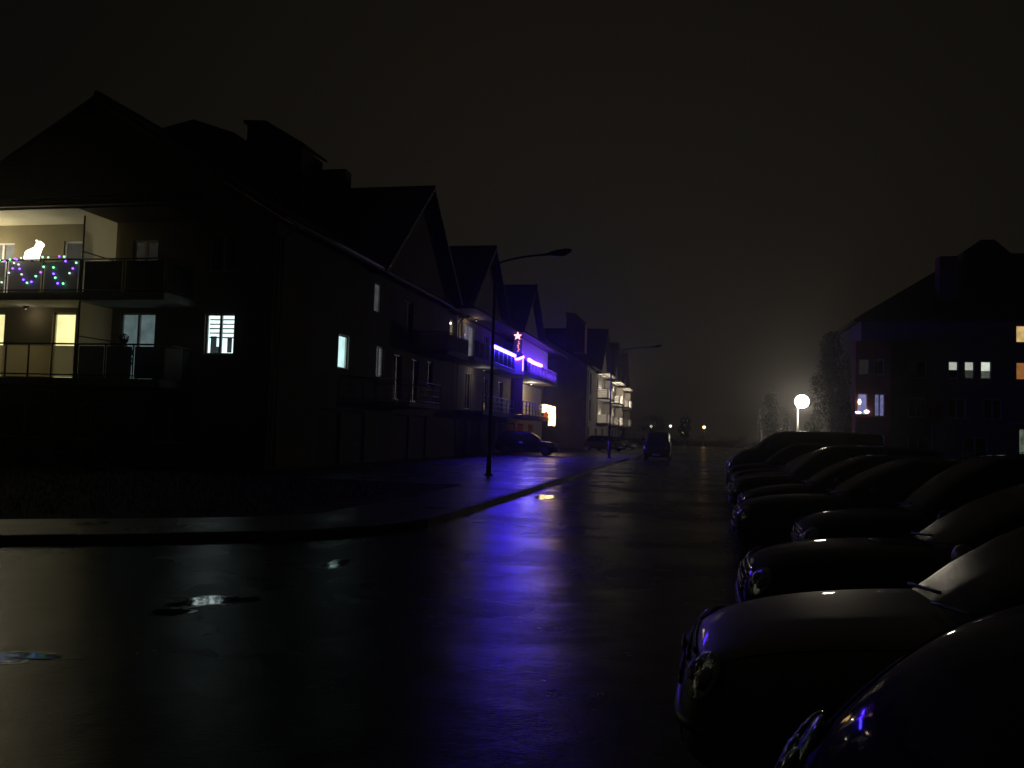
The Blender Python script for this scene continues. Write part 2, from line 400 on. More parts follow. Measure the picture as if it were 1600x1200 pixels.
def window(bld,P,U,N,h,glow=None,mullions=1,depth=.16,door=False,kind=None):
    a,b,c,d=h[:4]; fw=.065; cg=.34 if kind=='blinds' else .012
    mb=MB(); D0,D1=depth-.07,depth
    obox(mb,P,U,N,a,b,c,c+fw,D0,D1); obox(mb,P,U,N,a,b,d-fw,d,D0,D1)
    obox(mb,P,U,N,a,a+fw,c+fw,d-fw,D0,D1); obox(mb,P,U,N,b-fw,b,c+fw,d-fw,D0,D1)
    for k in range(mullions):
        u=a+(b-a)*(k+1)/(mullions+1); obox(mb,P,U,N,u-.045,u+.045,c+fw,d-fw,D0,D1)
    fr=part(mb,'balcony_door' if door else 'window',pvc,bld)
    mb=MB(); obox(mb,P,U,N,a+fw,b-fw,c+fw,d-fw,depth-.04,depth-.03)
    part(mb,'pane',glass if glow else darkglass,fr)
    if not door:
        mb=MB(); obox(mb,P,U,N,a-.05,b+.05,c-.05,c-.005,-.09,depth-.005); part(mb,'sill',concrete,fr)
    if glow:
        mb=MB(); obox(mb,P,U,N,a-.15,b+.15,c-.1,d+.1,depth+cg,depth+cg+.02)
        part(mb,'lit_curtain',glow,fr)
        mb=MB()       # dark reveal between glass and curtain so that the room does not leak light
        obox(mb,P,U,N,a-.17,a-.152,c-.1,d+.1,depth+.01,depth+cg+.02); obox(mb,P,U,N,b+.152,b+.17,c-.1,d+.1,depth+.01,depth+cg+.02)
        obox(mb,P,U,N,a-.17,b+.17,d+.102,d+.12,depth+.01,depth+cg+.02); obox(mb,P,U,N,a-.17,b+.17,c-.12,c-.102,depth+.01,depth+cg+.02)
        part(mb,'reveal',plaster_b,fr)
        if kind=='blinds':
            mb=MB(); n=5
            for k in range(n):
                z=d-.17-.155*k; obox(mb,P,U,N,a+fw,b-fw,z-.04,z,depth+.05,depth+.09)
            part(mb,'roller_blind',plastic_d,fr)
            mb=MB()
            obox(mb,P,U,N,b-.40,b-.23,c+.1,c+.62,depth+.12,depth+.14); part(mb,'hanging_panel',frost_g,fr); mb=MB(); obox(mb,P,U,N,a+.08,a+.30,c+.07,c+.66,depth+.12,depth+.14)
            obox(mb,P,U,N,a+.3,a+.42,c+.07,c+.3,depth+.12,depth+.14)
            part(mb,'hanging_panel',frost_g,fr)
        if kind=='slats':
            mb=MB(); n=12
            for k in range(n):
                z=c+.1+(d-c-.2)*k/(n-1); obox(mb,P,U,N,a+fw,b-fw,z-.018,z+.018,depth-.028,depth-.012)
            part(mb,'roller_blind',plastic_d,fr)
    return fr
def balcony_rail(bld,pts,z,h=1.0,mat=railm,step=1.25,bars=5,panel_mat=None,name='balcony_rail'):
    """pts: list of (x,y) corners; railing on floor height z"""
    mb=MB(); pm=MB()
    for (a,b) in zip(pts[:-1],pts[1:]):
        A=Vector((a[0],a[1],0)); B=Vector((b[0],b[1],0)); L=(B-A).length; n=max(1,round(L/step))
        for k in range(n+1):
            p=A.lerp(B,k/n); mb.tube([(p.x,p.y,z+.0),(p.x,p.y,z+h)],.045 if mat is pvc else .025,6)
        mb.tube([(A.x,A.y,z+h),(B.x,B.y,z+h)],.032,6)
        mb.tube([(A.x,A.y,z+.1),(B.x,B.y,z+.1)],.022,6)
        for q in range(bars):
            zz=z+.1+(h-.1)*(q+1)/(bars+1); mb.tube([(A.x,A.y,zz),(B.x,B.y,zz)],.028 if mat is pvc else .012,5)
        if panel_mat:
            dirv=(B-A).normalized(); nv=Vector((-dirv.y,dirv.x,0))*.006
            for k in range(n):
                p=A.lerp(B,(k+.05)/n); q=A.lerp(B,(k+.95)/n)
                pm.quad((p.x,p.y,z+.01),(q.x,q.y,z+.01),(q.x,q.y,z+h-.07),(p.x,p.y,z+h-.07))
    o=part(mb,name,mat,bld)
    if panel_mat: part(pm,'infill_panel',panel_mat,o)
    return o
def point_lamp(bld,loc,color,power,lampcol=None,radius=.06,name='balcony_lamp'):
    mb=MB(); mb.lathe([(0.001,.05),(.09,.05),(.1,.02),(.09,-.02),(.05,-.06),(.001,-.07)],c=loc,n=14)
    o=part(mb,name,lampcol or pvc,bld)
    l=bpy.data.lights.new('balcony_bulb','POINT'); l.energy=power; l.color=color; l.shadow_soft_size=radius
    lo=bpy.data.objects.new('balcony_bulb',l); col.objects.link(lo); lo.parent=bld
    t=Vector((0,0,0)); p=bld
    while p is not None: t+=Vector(p.location); p=p.parent
    lo.location=Vector(loc)-t+Vector((0,0,-.2))
    return o
def gable_roof_y(mb,xa,xb,xr,zr,ze,y0,y1,t=.18):
    """roof with ridge along y"""
    for xe in (xa,xb):
        mb.prism([(xe,y0,ze),(xr,y0,zr),(xr,y0,zr+t),(xe,y0,ze+t)],(0,y1-y0,0))
def gable_roof_x(mb,ya,yb,yr,zr,ze,x0,x1,t=.18):
    for ye in (ya,yb):
        mb.prism([(x0,ye,ze),(x0,yr,zr),(x0,yr,zr+t),(x0,ye,ze+t)],(x1-x0,0,0))
def garage_door(bld,P,U,N,u0,u1,mat,z1=2.32):
    mb=MB(); n=5
    for k in range(n):
        za=F0+.02+(z1-.06-F0)*k/n; zb=F0+.02+(z1-.06-F0)*(k+1)/n-.012
        obox(mb,P,U,N,u0+.02,u1-.02,za,zb,.08,.12)
    g=part(mb,'garage_door',mat,bld)
    mb=MB(); obox(mb,P,U,N,(u0+u1)/2-.09,(u0+u1)/2+.09,.95,.99,.03,.05); obox(mb,P,U,N,(u0+u1)/2-.02,(u0+u1)/2+.02,.95,.99,.05,.08); part(mb,'handle',darkrail,g)
    return g
def gutter(bld,xf,y0,y1,ydrops):
    mb=MB(); mb.tube([(xf+.55,y0,EV-.1),(xf+.55,y1,EV-.1)],.07,8)
    for y in ydrops:
        mb.tube([(xf+.55,y,EV-.12),(xf+.3,y,EV-.45),(xf+.07,y,EV-.7),(xf+.07,y,.2)],.05,8)
    part(mb,'gutter',lamp_metal,bld)

def street_unit(bld,xf,xb,y0,y1,yc,holes,first=False,front_holes=None,wall=plaster,half=6.0,ridge=14.0,front_x0=None,last=False,xr=None):
    """a house of the row: its street wall at x=xf facing +x, a cross gable over yc"""
    P=(xf,y0); U=(0,1); N=(1,0)
    mb=MB()
    panel(mb,P,U,0,y1-y0,0.0,EV,[h[:4] for h in holes],.16,N)
    s=(ridge-8.85)/half
    mb.prism([(xf,yc-half,EV+.0),(xf,yc+half,EV+.0),(xf,yc,EV+s*half-.1)],(-.3,0,0))
    if first:
        FX0=front_x0
        panel(mb,(FX0,y0),(1,0),0,xf-FX0,0.0,EV,[h[:4] for h in front_holes],.16,(0,-1))
        mb.prism([(xb,y0,EV),(xf,y0,EV),(xr,y0,12.8)],(0,.3,0))
        if FX0>xb: mb.quad((xb,y0,0),(FX0,y0,0),(FX0,y0,EV),(xb,y0,EV))
    bk=MB(); bk.quad((xb,y0,0),(xb,y1,0),(xb,y1,EV),(xb,y0,EV)); part(bk,'rear_wall',wall,bld)
    if last: 
        mb.quad((xb,y1,0),(xf,y1,0),(xf,y1,EV),(xb,y1,EV))
        mb.prism([(xb,y1,EV),(xf,y1,EV),(xr,y1,12.8)],(0,-.3,0))
    # inner partition so that no light leaks between houses
    part(mb,'wall',wall,bld)
    mb=MB()
    e0=y0-.5 if first else y0+.002; e1=y1+.45 if last else y1-.002
    gable_roof_y(mb,xb-.6,xf+.6,xr,13.0,EV-.27,e0,e1)
    # cross gable: two slopes clipped so they stop at the back
    gable_roof_x(mb,yc-half-.5,yc+half+.5,yc,ridge,ridge-s*(half+.5),xr-6.5,xf+.62)
    rf=part(mb,'roof',roofm,bld)
    mb=MB(); mb.tube([(xr-6.5,yc,ridge+.2),(xf+.62,yc,ridge+.2)],.11,8); mb.tube([(xr,e0,13.2),(xr,e1,13.2)],.11,8)
    part(mb,'ridge_tiles',roofm,rf)
    return rf
def tower_chimney(rf,x0,x1,y0,y1):
    mb=MB(); xm=x0+.9
    mb.prism([(x0,y0,10.2),(x1,y0,10.2),(x1,y0,13.15),(xm,y0,14.15),(x0,y0,14.25)],(0,y1-y0,0))
    mb.prism([(x0-.12,y0-.12,14.28),(xm,y0-.12,14.2),(x1+.15,y0-.12,13.16),(x1+.15,y0-.12,13.28),(xm,y0-.12,14.33),(x0-.12,y0-.12,14.41)],(0,y1-y0+.24,0))
    part(mb,'chimney',brown_p,rf)
def small_chimney(rf,x,y,zb,zt,w=.5,l=1.1):
    mb=MB(); mb.box(x-w/2,x+w/2,y-l/2,y+l/2,zb,zt); mb.box(x-w/2-.06,x+w/2+.06,y-l/2-.06,y+l/2+.06,zt+.002,zt+.1)
    for k in (-.3,0,.3): mb.lathe([(.09,zt+.1),(.09,zt+.3),(.07,zt+.3),(.07,zt+.1)],c=(x,y+k*l,0),n=10)
    part(mb,'chimney',brown_p,rf)
def skylight(rf,xf,xr,y,f=.45):
    """roof window lying on the street-side slope"""
    sl=(13.0-(EV-.27))/(xr-(xf+.6))
    xa=xf-2.2; xb2=xa-.9
    za=EV-.27+sl*(xa-(xf+.6))+.19; zb=EV-.27+sl*(xb2-(xf+.6))+.19
    mb=MB(); mb.prism([(xa,y-.4,za),(xa,y+.4,za),(xb2,y+.4,zb),(xb2,y-.4,zb)],(0.0,0,.06)); part(mb,'skylight',darkglass,rf)

glow_cool = emis('window_glow_cool',(.86,1.0,.98),1.7,.2,4)
glow_teal = emis('window_glow_teal',(.72,1.0,.98),1.3,.15,2)
glow_warm = emis('window_glow_warm',(1.0,.80,.36),1.5,.15,2)
glow_warm_d = emis('window_glow_warm_dim',(1.0,.72,.42),.30,.2,2)
glow_grey = emis('window_glow_grey',(.62,.82,.85),.16,.25,3)
glow_pale = emis('window_glow_pale',(.75,.72,.78),.26,.3,3)
glow_dim = emis('window_glow_dim',(.75,.68,.70),.10,.3,3)
glow_white = emis('window_glow_white',(.95,.95,.80),.85,.15,3)
glow_white2 = emis('window_glow_white_soft',(.92,.92,.78),.55,.15,3)
glow_amber = emis('window_glow_amber',(1.0,.62,.24),.8,.2,3)
glow_orange = emis('window_glow_orange',(1.0,.36,.10),.34,.2,3)
glow_lav = emis('window_glow_lavender',(.42,.40,.85),.33,.3,3)
glow_lav2 = emis('window_glow_lavender_bright',(.50,.46,1.0),.48,.25,3)
glow_vd = emis('window_glow_faint',(.8,.7,.6),.018,.3,3)

# ---- nearest block ---------------------------------------------------------
XF=-14.1; XB=-28.0; XR=-21.05
Y0A,Y1A=26.5,49.0
A=thing('apartment_house','nearest dark gabled apartment house, its upper balcony lit and hung with fairy lights','house',(-20,27,0))
# street wall openings: (u0,u1,z0,z1)
hA=[(5.55,6.6,4.0,5.38),(9.75,10.75,3.95,5.36),(9.2,10.15,6.82,8.16),(21.2,22.2,F2+.02,8.1),
    (3.9,6.1,F0,2.35),(6.5,8.7,F0,2.35),(12.0,13.2,F1+.02,5.2),(14.6,15.8,F1+.02,5.2),(13.2,14.6,F2+.02,8.0),(17.2,18.2,3.95,5.3),(12.4,14.6,F0,2.35),(15.2,17.4,F0,2.35)]
FX0=-26.0
fA=[(-16.62-FX0,-15.5-FX0,3.98,5.40),      # blinds window
    (-19.95-FX0,-18.55-FX0,F1+.02,5.42),    # grey balcony door
    (-22.7-FX0,-21.75-FX0,F1+.02,5.42),     # warm door
    (-25.9-FX0,-24.72-FX0,F1+.02,5.42),      # warm door at the frame's edge
    (-22.42-FX0,-21.45-FX0,F2+.02,8.02),     # upper balcony door
    (-25.6-FX0,-24.5-FX0,F2+.02,8.0),
    (-19.6-FX0,-18.6-FX0,F2+.02,8.0),
    (-16.6-FX0,-15.5-FX0,6.85,8.15),
    (-24.5-FX0,-22.9-FX0,.9,2.2),(-21.5-FX0,-20.4-FX0,.9,2.2),(-18.5-FX0,-17.2-FX0,.9,2.2)]
rfA=street_unit(A,XF,XB,Y0A,Y1A,42.0,hA,first=True,front_holes=fA,front_x0=FX0,xr=XR,wall=plaster_y)
P,U,N=(XF,Y0A),(0,1),(1,0)
window(A,P,U,N,hA[0],glow_teal,0); window(A,P,U,N,hA[1],glow_pale,1,kind='slats'); window(A,P,U,N,hA[2],glow_dim,0)
window(A,P,U,N,hA[3],glow_warm_d,0,door=True)
for q in (4,5,10,11): garage_door(A,P,U,N,hA[q][0],hA[q][1],garage_m)
for q in (6,7,8): window(A,P,U,N,hA[q],None,1,door=True)
window(A,P,U,N,hA[9],None,1)
P,U,N=(FX0,Y0A),(1,0),(0,-1)
window(A,P,U,N,fA[0],glow_cool,1,kind='blinds'); window(A,P,U,N,fA[1],glow_grey,1,door=True); window(A,P,U,N,fA[2],glow_warm,0,door=True)
window(A,P,U,N,fA[3],glow_warm,1,door=True); window(A,P,U,N,fA[4],emis('window_glow_dusk',(.75,.62,.50),.07,.2,2),0,door=True); window(A,P,U,N,fA[5],emis('window_glow_blush',(1,.82,.62),.42,.2,2),1,door=True)
window(A,P,U,N,fA[6],glow_vd,1,door=True); window(A,P,U,N,fA[7],None,1)
for q in (8,9,10): window(A,P,U,N,fA[q],None,1)
# front balconies
YB=24.8
for z,name in ((F1,'lower'),(F2,'upper')):
    mb=MB(); mb.box(-27.6,-17.0,YB-.12,Y0A-.003,z-.26,z-.06); part(mb,'balcony_slab',concrete,A)
    mb=MB(); mb.box(-27.6,-17.02,YB-.1,Y0A-.01,z-.056,z-.002); part(mb,'balcony_floor',concrete,A)
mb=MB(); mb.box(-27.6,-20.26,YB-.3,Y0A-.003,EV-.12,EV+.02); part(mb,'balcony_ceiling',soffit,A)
mb=MB(); mb.box(-20.25,-17.0,YB-.3,Y0A-.003,EV-.12,EV+.02); part(mb,'balcony_ceiling',soffit_d,A)  # same ceiling in a darker colour, standing in for shade past the divider
mb=MB(); mb.prism([(-27.8,YB-.5,EV-.05),(-16.9,YB-.5,EV-.05),(-16.9,YB-.5,EV+.12),(-27.8,YB-.5,EV+.12)],(0,.17,0)); mb.prism([(-27.8,YB-.5,EV+.125),(-16.9,YB-.5,EV+.125),(-16.9,Y0A-.02,EV+.9),(-27.8,Y0A-.02,EV+.9)],(0,0,.12)); part(mb,'balcony_roof',roofm,A)
balcony_rail(A,[(-27.5,YB),(-20.3,YB)],F2,1.13,darkrail,1.45,0,frost_g)
balcony_rail(A,[(-20.2,YB),(-17.05,YB),(-17.05,Y0A-.05)],F2,1.13,darkrail,1.5,0,plastic_d)
balcony_rail(A,[(-27.5,YB),(-20.3,YB)],F1,1.13,darkrail,.95,0,reeded)
balcony_rail(A,[(-20.2,YB),(-17.05,YB),(-17.05,Y0A-.05)],F1,1.13,darkrail,1.1,0,frost_d)
mb=MB(); mb.box(-17.0,-16.4,YB+.1,YB+.14,F1+.0,F1+1.02); part(mb,'balcony_screen',frost_p,A)
for z in (F1,F2):
    mb=MB(); zt_=(EV-.14 if z==F2 else F2-.3)
    for za_,zb_ in ((z+.12,z+1.38),(z+1.42,zt_)): mb.quad((-20.255,YB+.04,za_),(-20.255,Y0A-.02,za_),(-20.255,Y0A-.02,zb_),(-20.255,YB+.04,zb_))
    dv=part(mb,'balcony_divider',frost,A)
    mb=MB(); mb.tube([(-20.255,YB+.03,z),(-20.255,YB+.03,z+2.62)],.03,6); mb.box(-20.28,-20.23,YB+.04,Y0A-.02,z+1.382,z+1.418); part(mb,'divider_post',darkrail,dv)
point_lamp(A,(-25.2,Y0A-1.0,EV-1.15),(1.0,.86,.52),95)
point_lamp(A,(-23.4,Y0A-.5,F2-.33),(1.0,.8,.55),3.0,lampcol=plastic_d)
# street-side balconies of the nearest house
for (ya,yb,z,dx) in ((36.3,41.2,F1-.15,1.6),(41.8,46.0,F2-.15,1.65)):
    mb=MB(); mb.box(XF+.003,XF+dx,ya,yb,z-.2,z-.002); part(mb,'balcony_slab',concrete,A)
balcony_rail(A,[(XF+.05,36.35),(XF+1.55,36.35),(XF+1.55,41.15),(XF+.05,41.15)],F1-.15,1.0,railm,1.2,2)
balcony_rail(A,[(XF+.05,41.85),(XF+1.6,41.85),(XF+1.6,45.95),(XF+.05,45.95)],F2-.15,.95,railm,1.3,0,frost_p)
gutter(A,XF,Y0A-.2,35.2,[Y0A+.4]); 
tower_chimney(rfA,-18.74,-16.2,32.3,34.3)
mb=MB(); mb.prism([(-20.9,29.2,11.6),(-17.5,29.2,10.8),(-17.5,29.2,12.75),(-19.25,29.2,13.35),(-20.9,29.2,13.0)],(0,1.8,0)); part(mb,'dormer',roofm,rfA)
mb=MB(); mb.box(-19.4,-17.9,40.6,41.4,12.5,14.9); part(mb,'chimney',brown_p,rfA)
skylight(rfA,XF,XR,30.5)

B=thing('apartment_house','second dark house from the camera, one curtained window lit, white light tube on its rail','house',(-20,56,0),group='gabled houses along the left of the street')
A['group']=B['group']
hB=[(.3,1.4,F2+.02,8.3),(1.9,4.3,F2+.02,8.3),(7.0,8.4,F2+.02,8.2),(11.3,12.7,F2+.02,8.2),(2.5,4.0,F1,5.3),(7.0,8.5,F1,5.3),(11.5,13.0,F1,5.3),
    (.8,3.2,F0,2.35),(4.2,6.6,F0,2.35),(8.6,11.0,F0,2.35),(11.8,14.2,F0,2.35)]
rfB=street_unit(B,XF,XB,49.0,63.7,56.2,hB,xr=XR)
P,U,N=(XF,49.0),(0,1),(1,0)
window(B,P,U,N,hB[0],glow_warm_d,0,door=True); window(B,P,U,N,hB[1],glow_pale,1,door=True)
for q in (2,3,4,5,6): window(B,P,U,N,hB[q],None,1,door=True)
for q in (7,8,9,10): garage_door(B,P,U,N,hB[q][0],hB[q][1],garage_m)
small_chimney(rfB,-17.0,62.6,11,14.0,1.0,2.0)
gutter(B,XF,49.2,63.5,[49.3])
C=thing('apartment_house','third dark house along the left, purple balcony above and orange lights below','house',(-20,71,0),group=B['group'])
hC=[(1.2,2.4,F2+.02,8.2),(9.4,10.6,F2+.02,8.2),(1.0,2.4,F1,5.3),(5.5,6.5,F1,5.3),(.8,3.2,F0,2.35),(4.0,6.5,F0,2.35),(8.6,11.0,F0,2.35)]
rfC=street_unit(C,XF,XB,63.7,79.0,71.5,hC,last=True,xr=XR)
P=(XF,63.7)
for q in (0,1,2,3): window(C,P,U,N,hC[q],None,1,door=True)
for q in (4,5,6): garage_door(C,P,U,N,hC[q][0],hC[q][1],garage_r)
small_chimney(rfC,-19,76.8,12,14.6)
gutter(C,XF,63.9,78.8,[64.0])
# continuous balconies of B and C
XB1=-12.35; XB2=-11.75
for z,own in ((F1-.15,B),(F2,B)):
    mb=MB(); mb.box(XF+.003,XB1-.03,46.6 if z>5 else 49.05,57.9,z-.2,z-.002); mb.box(XB1-.03,XB1+.06,46.6 if z>5 else 49.05,57.9,z-.24,z+.03); part(mb,'balcony_slab',concrete,own)
    mb=MB(); mb.box(XF+.003,XB2-.03,58.02,72.6,z-.2,z-.002); mb.box(XB2-.03,XB2+.06,58.02,72.6,z-.24,z+.03); part(mb,'balcony_slab',concrete,C)
balcony_rail(B,[(XB1,46.7),(XB1,57.9)],F2,1.0,railm,1.25,0,frost_d)
balcony_rail(C,[(XB2,58.1),(XB2,72.5),(XF+.05,72.5)],F2,.92,railm,1.3,0,frost_d)
balcony_rail(B,[(XB1,49.1),(XB1,57.8)],F1-.15,.95,pvc,1.1,2)
balcony_rail(C,[(XB2,58.1),(XB2,70.5)],F1-.15,.95,pvc,1.3,2)
mb=MB(); mb.box(-12.55,XB2+.02,57.99,58.03,F2-.2,F2+1.0); part(mb,'balcony_screen',frost_p,C)
mb=MB(); mb.box(-12.5,-11.9,57.96,58.0,F2+1.0,F2+2.2); part(mb,'balcony_screen',frost_g,C)
mb=MB(); mb.box(-12.6,XB2+.02,57.8,57.85,F1-.1,F1+2.4); part(mb,'balcony_screen',brown_p,B)
mb=MB(); mb.box(-12.62,-12.57,59.6,72.3,F2+.02,F2+2.65); part(mb,'balcony_back_panel',soffit,C)
mb=MB(); mb.box(-13.95,-13.9,66.8,77.0,F1,F1+2.6); part(mb,'balcony_back_panel',soffit,C)
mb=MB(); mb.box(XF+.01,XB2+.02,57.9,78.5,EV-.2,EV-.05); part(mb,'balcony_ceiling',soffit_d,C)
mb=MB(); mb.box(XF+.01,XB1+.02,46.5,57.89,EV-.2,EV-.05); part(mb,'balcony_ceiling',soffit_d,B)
point_lamp(B,(-13.4,51.0,EV-.28),(1,.72,.45),8,lampcol=plastic_d)
point_lamp(C,(-13.0,67.5,F2-.3),(1,.85,.66),70,lampcol=plastic_d)
point_lamp(B,(-13.2,52.5,F2-.35),(1,.85,.7),7,lampcol=plastic_d)  # extra lamp added to lift the lower balcony rails

# light tubes along the rails
purple_tube=emis('purple_led',(.042,.013,1.0),105,0)
white_tube=emis('cold_led',(.045,.026,1.0),52,0)
def tube_thing(name,label,pts,mat,r=.06,group=None,cat='light tube',hood=True):
    mb=MB(); mb.tube(pts,r,8); c=Vector(pts[0]); mb.v=[tuple(Vector(v)-c) for v in mb.v]
    o=mb.build(name,mat); o.location=c; tag(o,label,cat,group)
    if hood:  # added half shell, blocks tube light going up and towards the wall
        hb=MB(); P=[Vector(p)-c for p in pts]; n=10; rr=r+.015; rings=[]
        along_y=abs(P[-1].y-P[0].y)>abs(P[-1].x-P[0].x)
        for p in P:
            ring=[]
            for k in range(n+1):
                a=R((55+190*k/n) if along_y else (5+170*k/n)); ring.append(p+(Vector((math.cos(a)*rr,0,math.sin(a)*rr)) if along_y else Vector((0,-math.cos(a)*rr,math.sin(a)*rr))))
            rings.append(ring)
        for A_,B_ in zip(rings[:-1],rings[1:]):
            for k in range(n): hb.quad(A_[k],A_[k+1],B_[k+1],B_[k])
        hb.build('light_shield',darkrail,o)
    return o
tube_thing('light_tube','long white-violet light tube on the rail left of the purple balcony',[(XB1+.07,51.0,F2+1.03),(XB1+.07,57.4,F2+1.03)],white_tube,.12,'light tubes on the balcony rails')
tube_thing('light_tube','short violet light tube across the narrow side of the purple balcony',[(-12.55,57.9,F2+.92),(-12.15,57.9,F2+.90),(-11.75,57.9,F2+1.05)],purple_tube,.13,'light tubes on the balcony rails')
tube_thing('light_tube','violet light tube on the front rail at the right of the purple balcony',[(XB2+.09,59.3,F2+.93),(XB2+.09,61,F2+.88),(XB2+.09,64.2,F2+.92)],purple_tube,.13,'light tubes on the balcony rails')
tube_thing('light_tube','long violet light tube added out of sight behind the rail infill to light the purple wall panel',[(-11.95,60.2,F2+.45),(-11.95,72.0,F2+.45)],emis('violet_wash',(.16,.05,1.0),85),.05,'light tubes on the balcony rails',hood=False)  # hidden tube added only to light the back panel
tube_thing('light_tube','upright violet light tube added to brighten the narrow side screen of the purple balcony',[(-11.72,57.55,F2+.0),(-11.72,57.55,F2+.8)],emis('violet_post',(.13,.045,1.0),28),.03,'light tubes on the balcony rails',hood=False)  # extra tube added to brighten the side screen
# star lantern
mb=MB(); c=Vector((-12.22,57.9,F2+2.45))
for k in range(5):
    a=PI/2+2*PI*k/5; n=Vector((math.cos(a),0,math.sin(a))); b1=Vector((math.cos(a+PI/5),0,math.sin(a+PI/5)))*.13; b2=Vector((math.cos(a-PI/5),0,math.sin(a-PI/5)))*.13
    tip=n*.32
    for s in (-.07,.07): mb.tri(tip,b1,Vector((0,s,0))); mb.tri(tip,b2,Vector((0,s,0)))
st=mb.build('star_lantern',emis('star_glow',(1.0,.36,.36),3.6,.5,12)); st.location=c; tag(st,'glowing pink star lantern hung above the purple balcony screen','lantern')
mb=MB(); mb.tube([(0,0,.3),(0,0,.42)],.008,5); mb.build('hanger',darkrail,st)
mb=MB()
for k in range(6): mb.ball((.08+.04*math.sin(k*2),-.03,-.4-.13*k),.05,8,6)
mb.build('bead_strand',emis('bead_glow',(1.0,.25,.35),1.8,.4,9),st)
# curtain of warm lights
cl=thing('light_curtain','bright orange-white curtain of lights at the end of the lower balcony rail','lights',(-11.66,67.0,F1))
warm_led=emis('warm_led',(1.0,.62,.25),5.5,.5,4)
mb=MB()
for k in range(9):
    y=65.6+.62*k; zt=F1+.86; zb=(F1+.25 if k<5 else F1-.62)+.12*math.sin(k*2.1)
    mb.tube([(-11.62,y,zt),(-11.6,y+.05,(zt+zb)/2),(-11.62,y,zb)],.15,6)
part(mb,'light_strand',warm_led,cl)
mb=MB(); mb.tube([(-11.66,65.4,F1+.88),(-11.66,70.7,F1+.88)],.02,6); part(mb,'cord',darkrail,cl)
mb=MB(); mb.ball((-11.6,66.6,F1+.12),.34,10,8,(.5,1,.7)); part(mb,'red_bow',emis('red_glow',(1,.12,.04),.5),cl)

# fairy lights on the nearest balcony
sl=thing('fairy_lights','green, violet and white fairy lights looped over the upper balcony rail','string lights',(-22.3,YB-.06,F2+1.0))
bul=[(30,305,'g'),(130,325,'p'),(230,295,'g'),(315,280,'p'),(355,295,'p'),(435,265,'w'),(310,370,'w'),(395,400,'w'),(290,480,'p'),(420,490,'p'),(225,570,'w'),(465,605,'w'),(5,705,'g'),(100,765,'w'),(505,715,'p'),(575,780,'g'),(655,760,'p'),(730,645,'g'),(815,565,'p'),(865,455,'g'),(740,280,'w'),(835,255,'g'),(940,262,'w'),(1140,245,'p'),(1230,255,'g'),(1260,345,'p'),(1455,380,'g'),(1400,495,'p'),(1345,590,'w'),(1045,470,'g'),(1055,600,'p'),(1090,680,'g'),(1140,795,'p'),(1240,800,'g'),
     (-60,690,'p'),(-120,560,'g'),(-90,420,'w'),(-50,300,'p'),(-140,310,'g')]
def bpos(u,v):   # metres along the balcony front, measured off the rail
    return (-23.50+(u/12.31)*.0262, YB-.075, 7.04-((v-265)/12.31)*.0205)
em={'g':emis('bulb_green',(.22,1.0,.42),3.2),'p':emis('bulb_violet',(.20,.06,1.0),5.5),'w':emis('bulb_white',(.80,1.0,.80),1.5)}
bm0={}
for k,m in em.items():
    mb=MB(); mb.ball((0,0,0),.034,10,6); bm0[k]=mb.mesh('bulb',m)
for (u,v,k) in bul:
    o=bpy.data.objects.new('bulb',bm0[k]); col.objects.link(o); o.parent=sl; o.location=Vector(bpos(u,v))-Vector(sl.location)
mb=MB()
order=[[(30,305),(130,325),(230,295),(315,280),(435,265),(740,280),(835,255),(940,262),(1140,245),(1230,255)],[(315,280),(310,370),(290,480),(225,570),(100,765),(5,705)],[(355,295),(395,400),(420,490),(465,605),(505,715),(575,780),(655,760),(730,645),(815,565),(865,455),(940,262)],
       [(1230,255),(1260,345),(1455,380),(1400,495),(1345,590),(1240,800),(1140,795),(1090,680),(1055,600),(1045,470),(1140,245)],[(-140,310),(-120,560),(-60,690),(5,705)],[(-140,310),(-50,300),(30,305)]]
for ln in order:
    mb.tube([(bpos(u,v)[0],YB-.06,bpos(u,v)[2]) for u,v in ln],.007,5)
part(mb,'cord',darkrail,sl)

# glowing deer on a stand behind the rail
stand=thing('plant_stand','tall dark plant stand behind the fairy lit balcony rail','stand',(-22.45,25.25,F2))
mb=MB(); mb.box(-22.8,-22.1,25.05,25.45,F2+1.10,F2+1.15); part(mb,'top',plastic_d,stand)
for sx in (-1,1):
    for sy in (-1,1):
        mb=MB(); mb.box(-22.45+sx*.3-.02,-22.45+sx*.3+.02,25.25+sy*.16-.02,25.25+sy*.16+.02,F2,F2+1.099); part(mb,'leg',plastic_d,stand)
dg=emis('deer_glow',(1.0,.92,.60),4.2,.25,14)
def skin_chain(name,verts,edges,radii,mat,sub=2):
    me=bpy.data.meshes.new(name); me.from_pydata(verts,edges,[]); o=bpy.data.objects.new(name,me); col.objects.link(o)
    md=o.modifiers.new('s','SKIN'); 
    for i,r in enumerate(radii): me.skin_vertices[0].data[i].radius=(r,r)
    me.skin_vertices[0].data[0].use_root=True
    o.modifiers.new('u','SUBSURF').levels=sub; o.modifiers['u'].render_levels=sub
    dg_=bpy.context.evaluated_depsgraph_get(); nm=bpy.data.meshes.new_from_object(o.evaluated_get(dg_))
    bpy.data.objects.remove(o); nm.name=name; nm.materials.clear(); nm.materials.append(mat)
    for p in nm.polygons: p.use_smooth=True
    return nm
dv=[(-.26,0,.30),(-.08,0,.31),(.10,0,.33),(.17,0,.48),(.22,0,.62),(.30,0,.65),(.41,0,.60),(-.26,.09,.18),(-.27,.09,.02),(-.26,-.09,.18),(-.24,-.09,.02),(.12,.08,.18),(.13,.08,.02),(.12,-.08,.18),(.15,-.08,.02),(.20,.07,.72),(.14,.10,.79),(.20,-.07,.72),(.14,-.10,.79),(-.36,0,.37)]
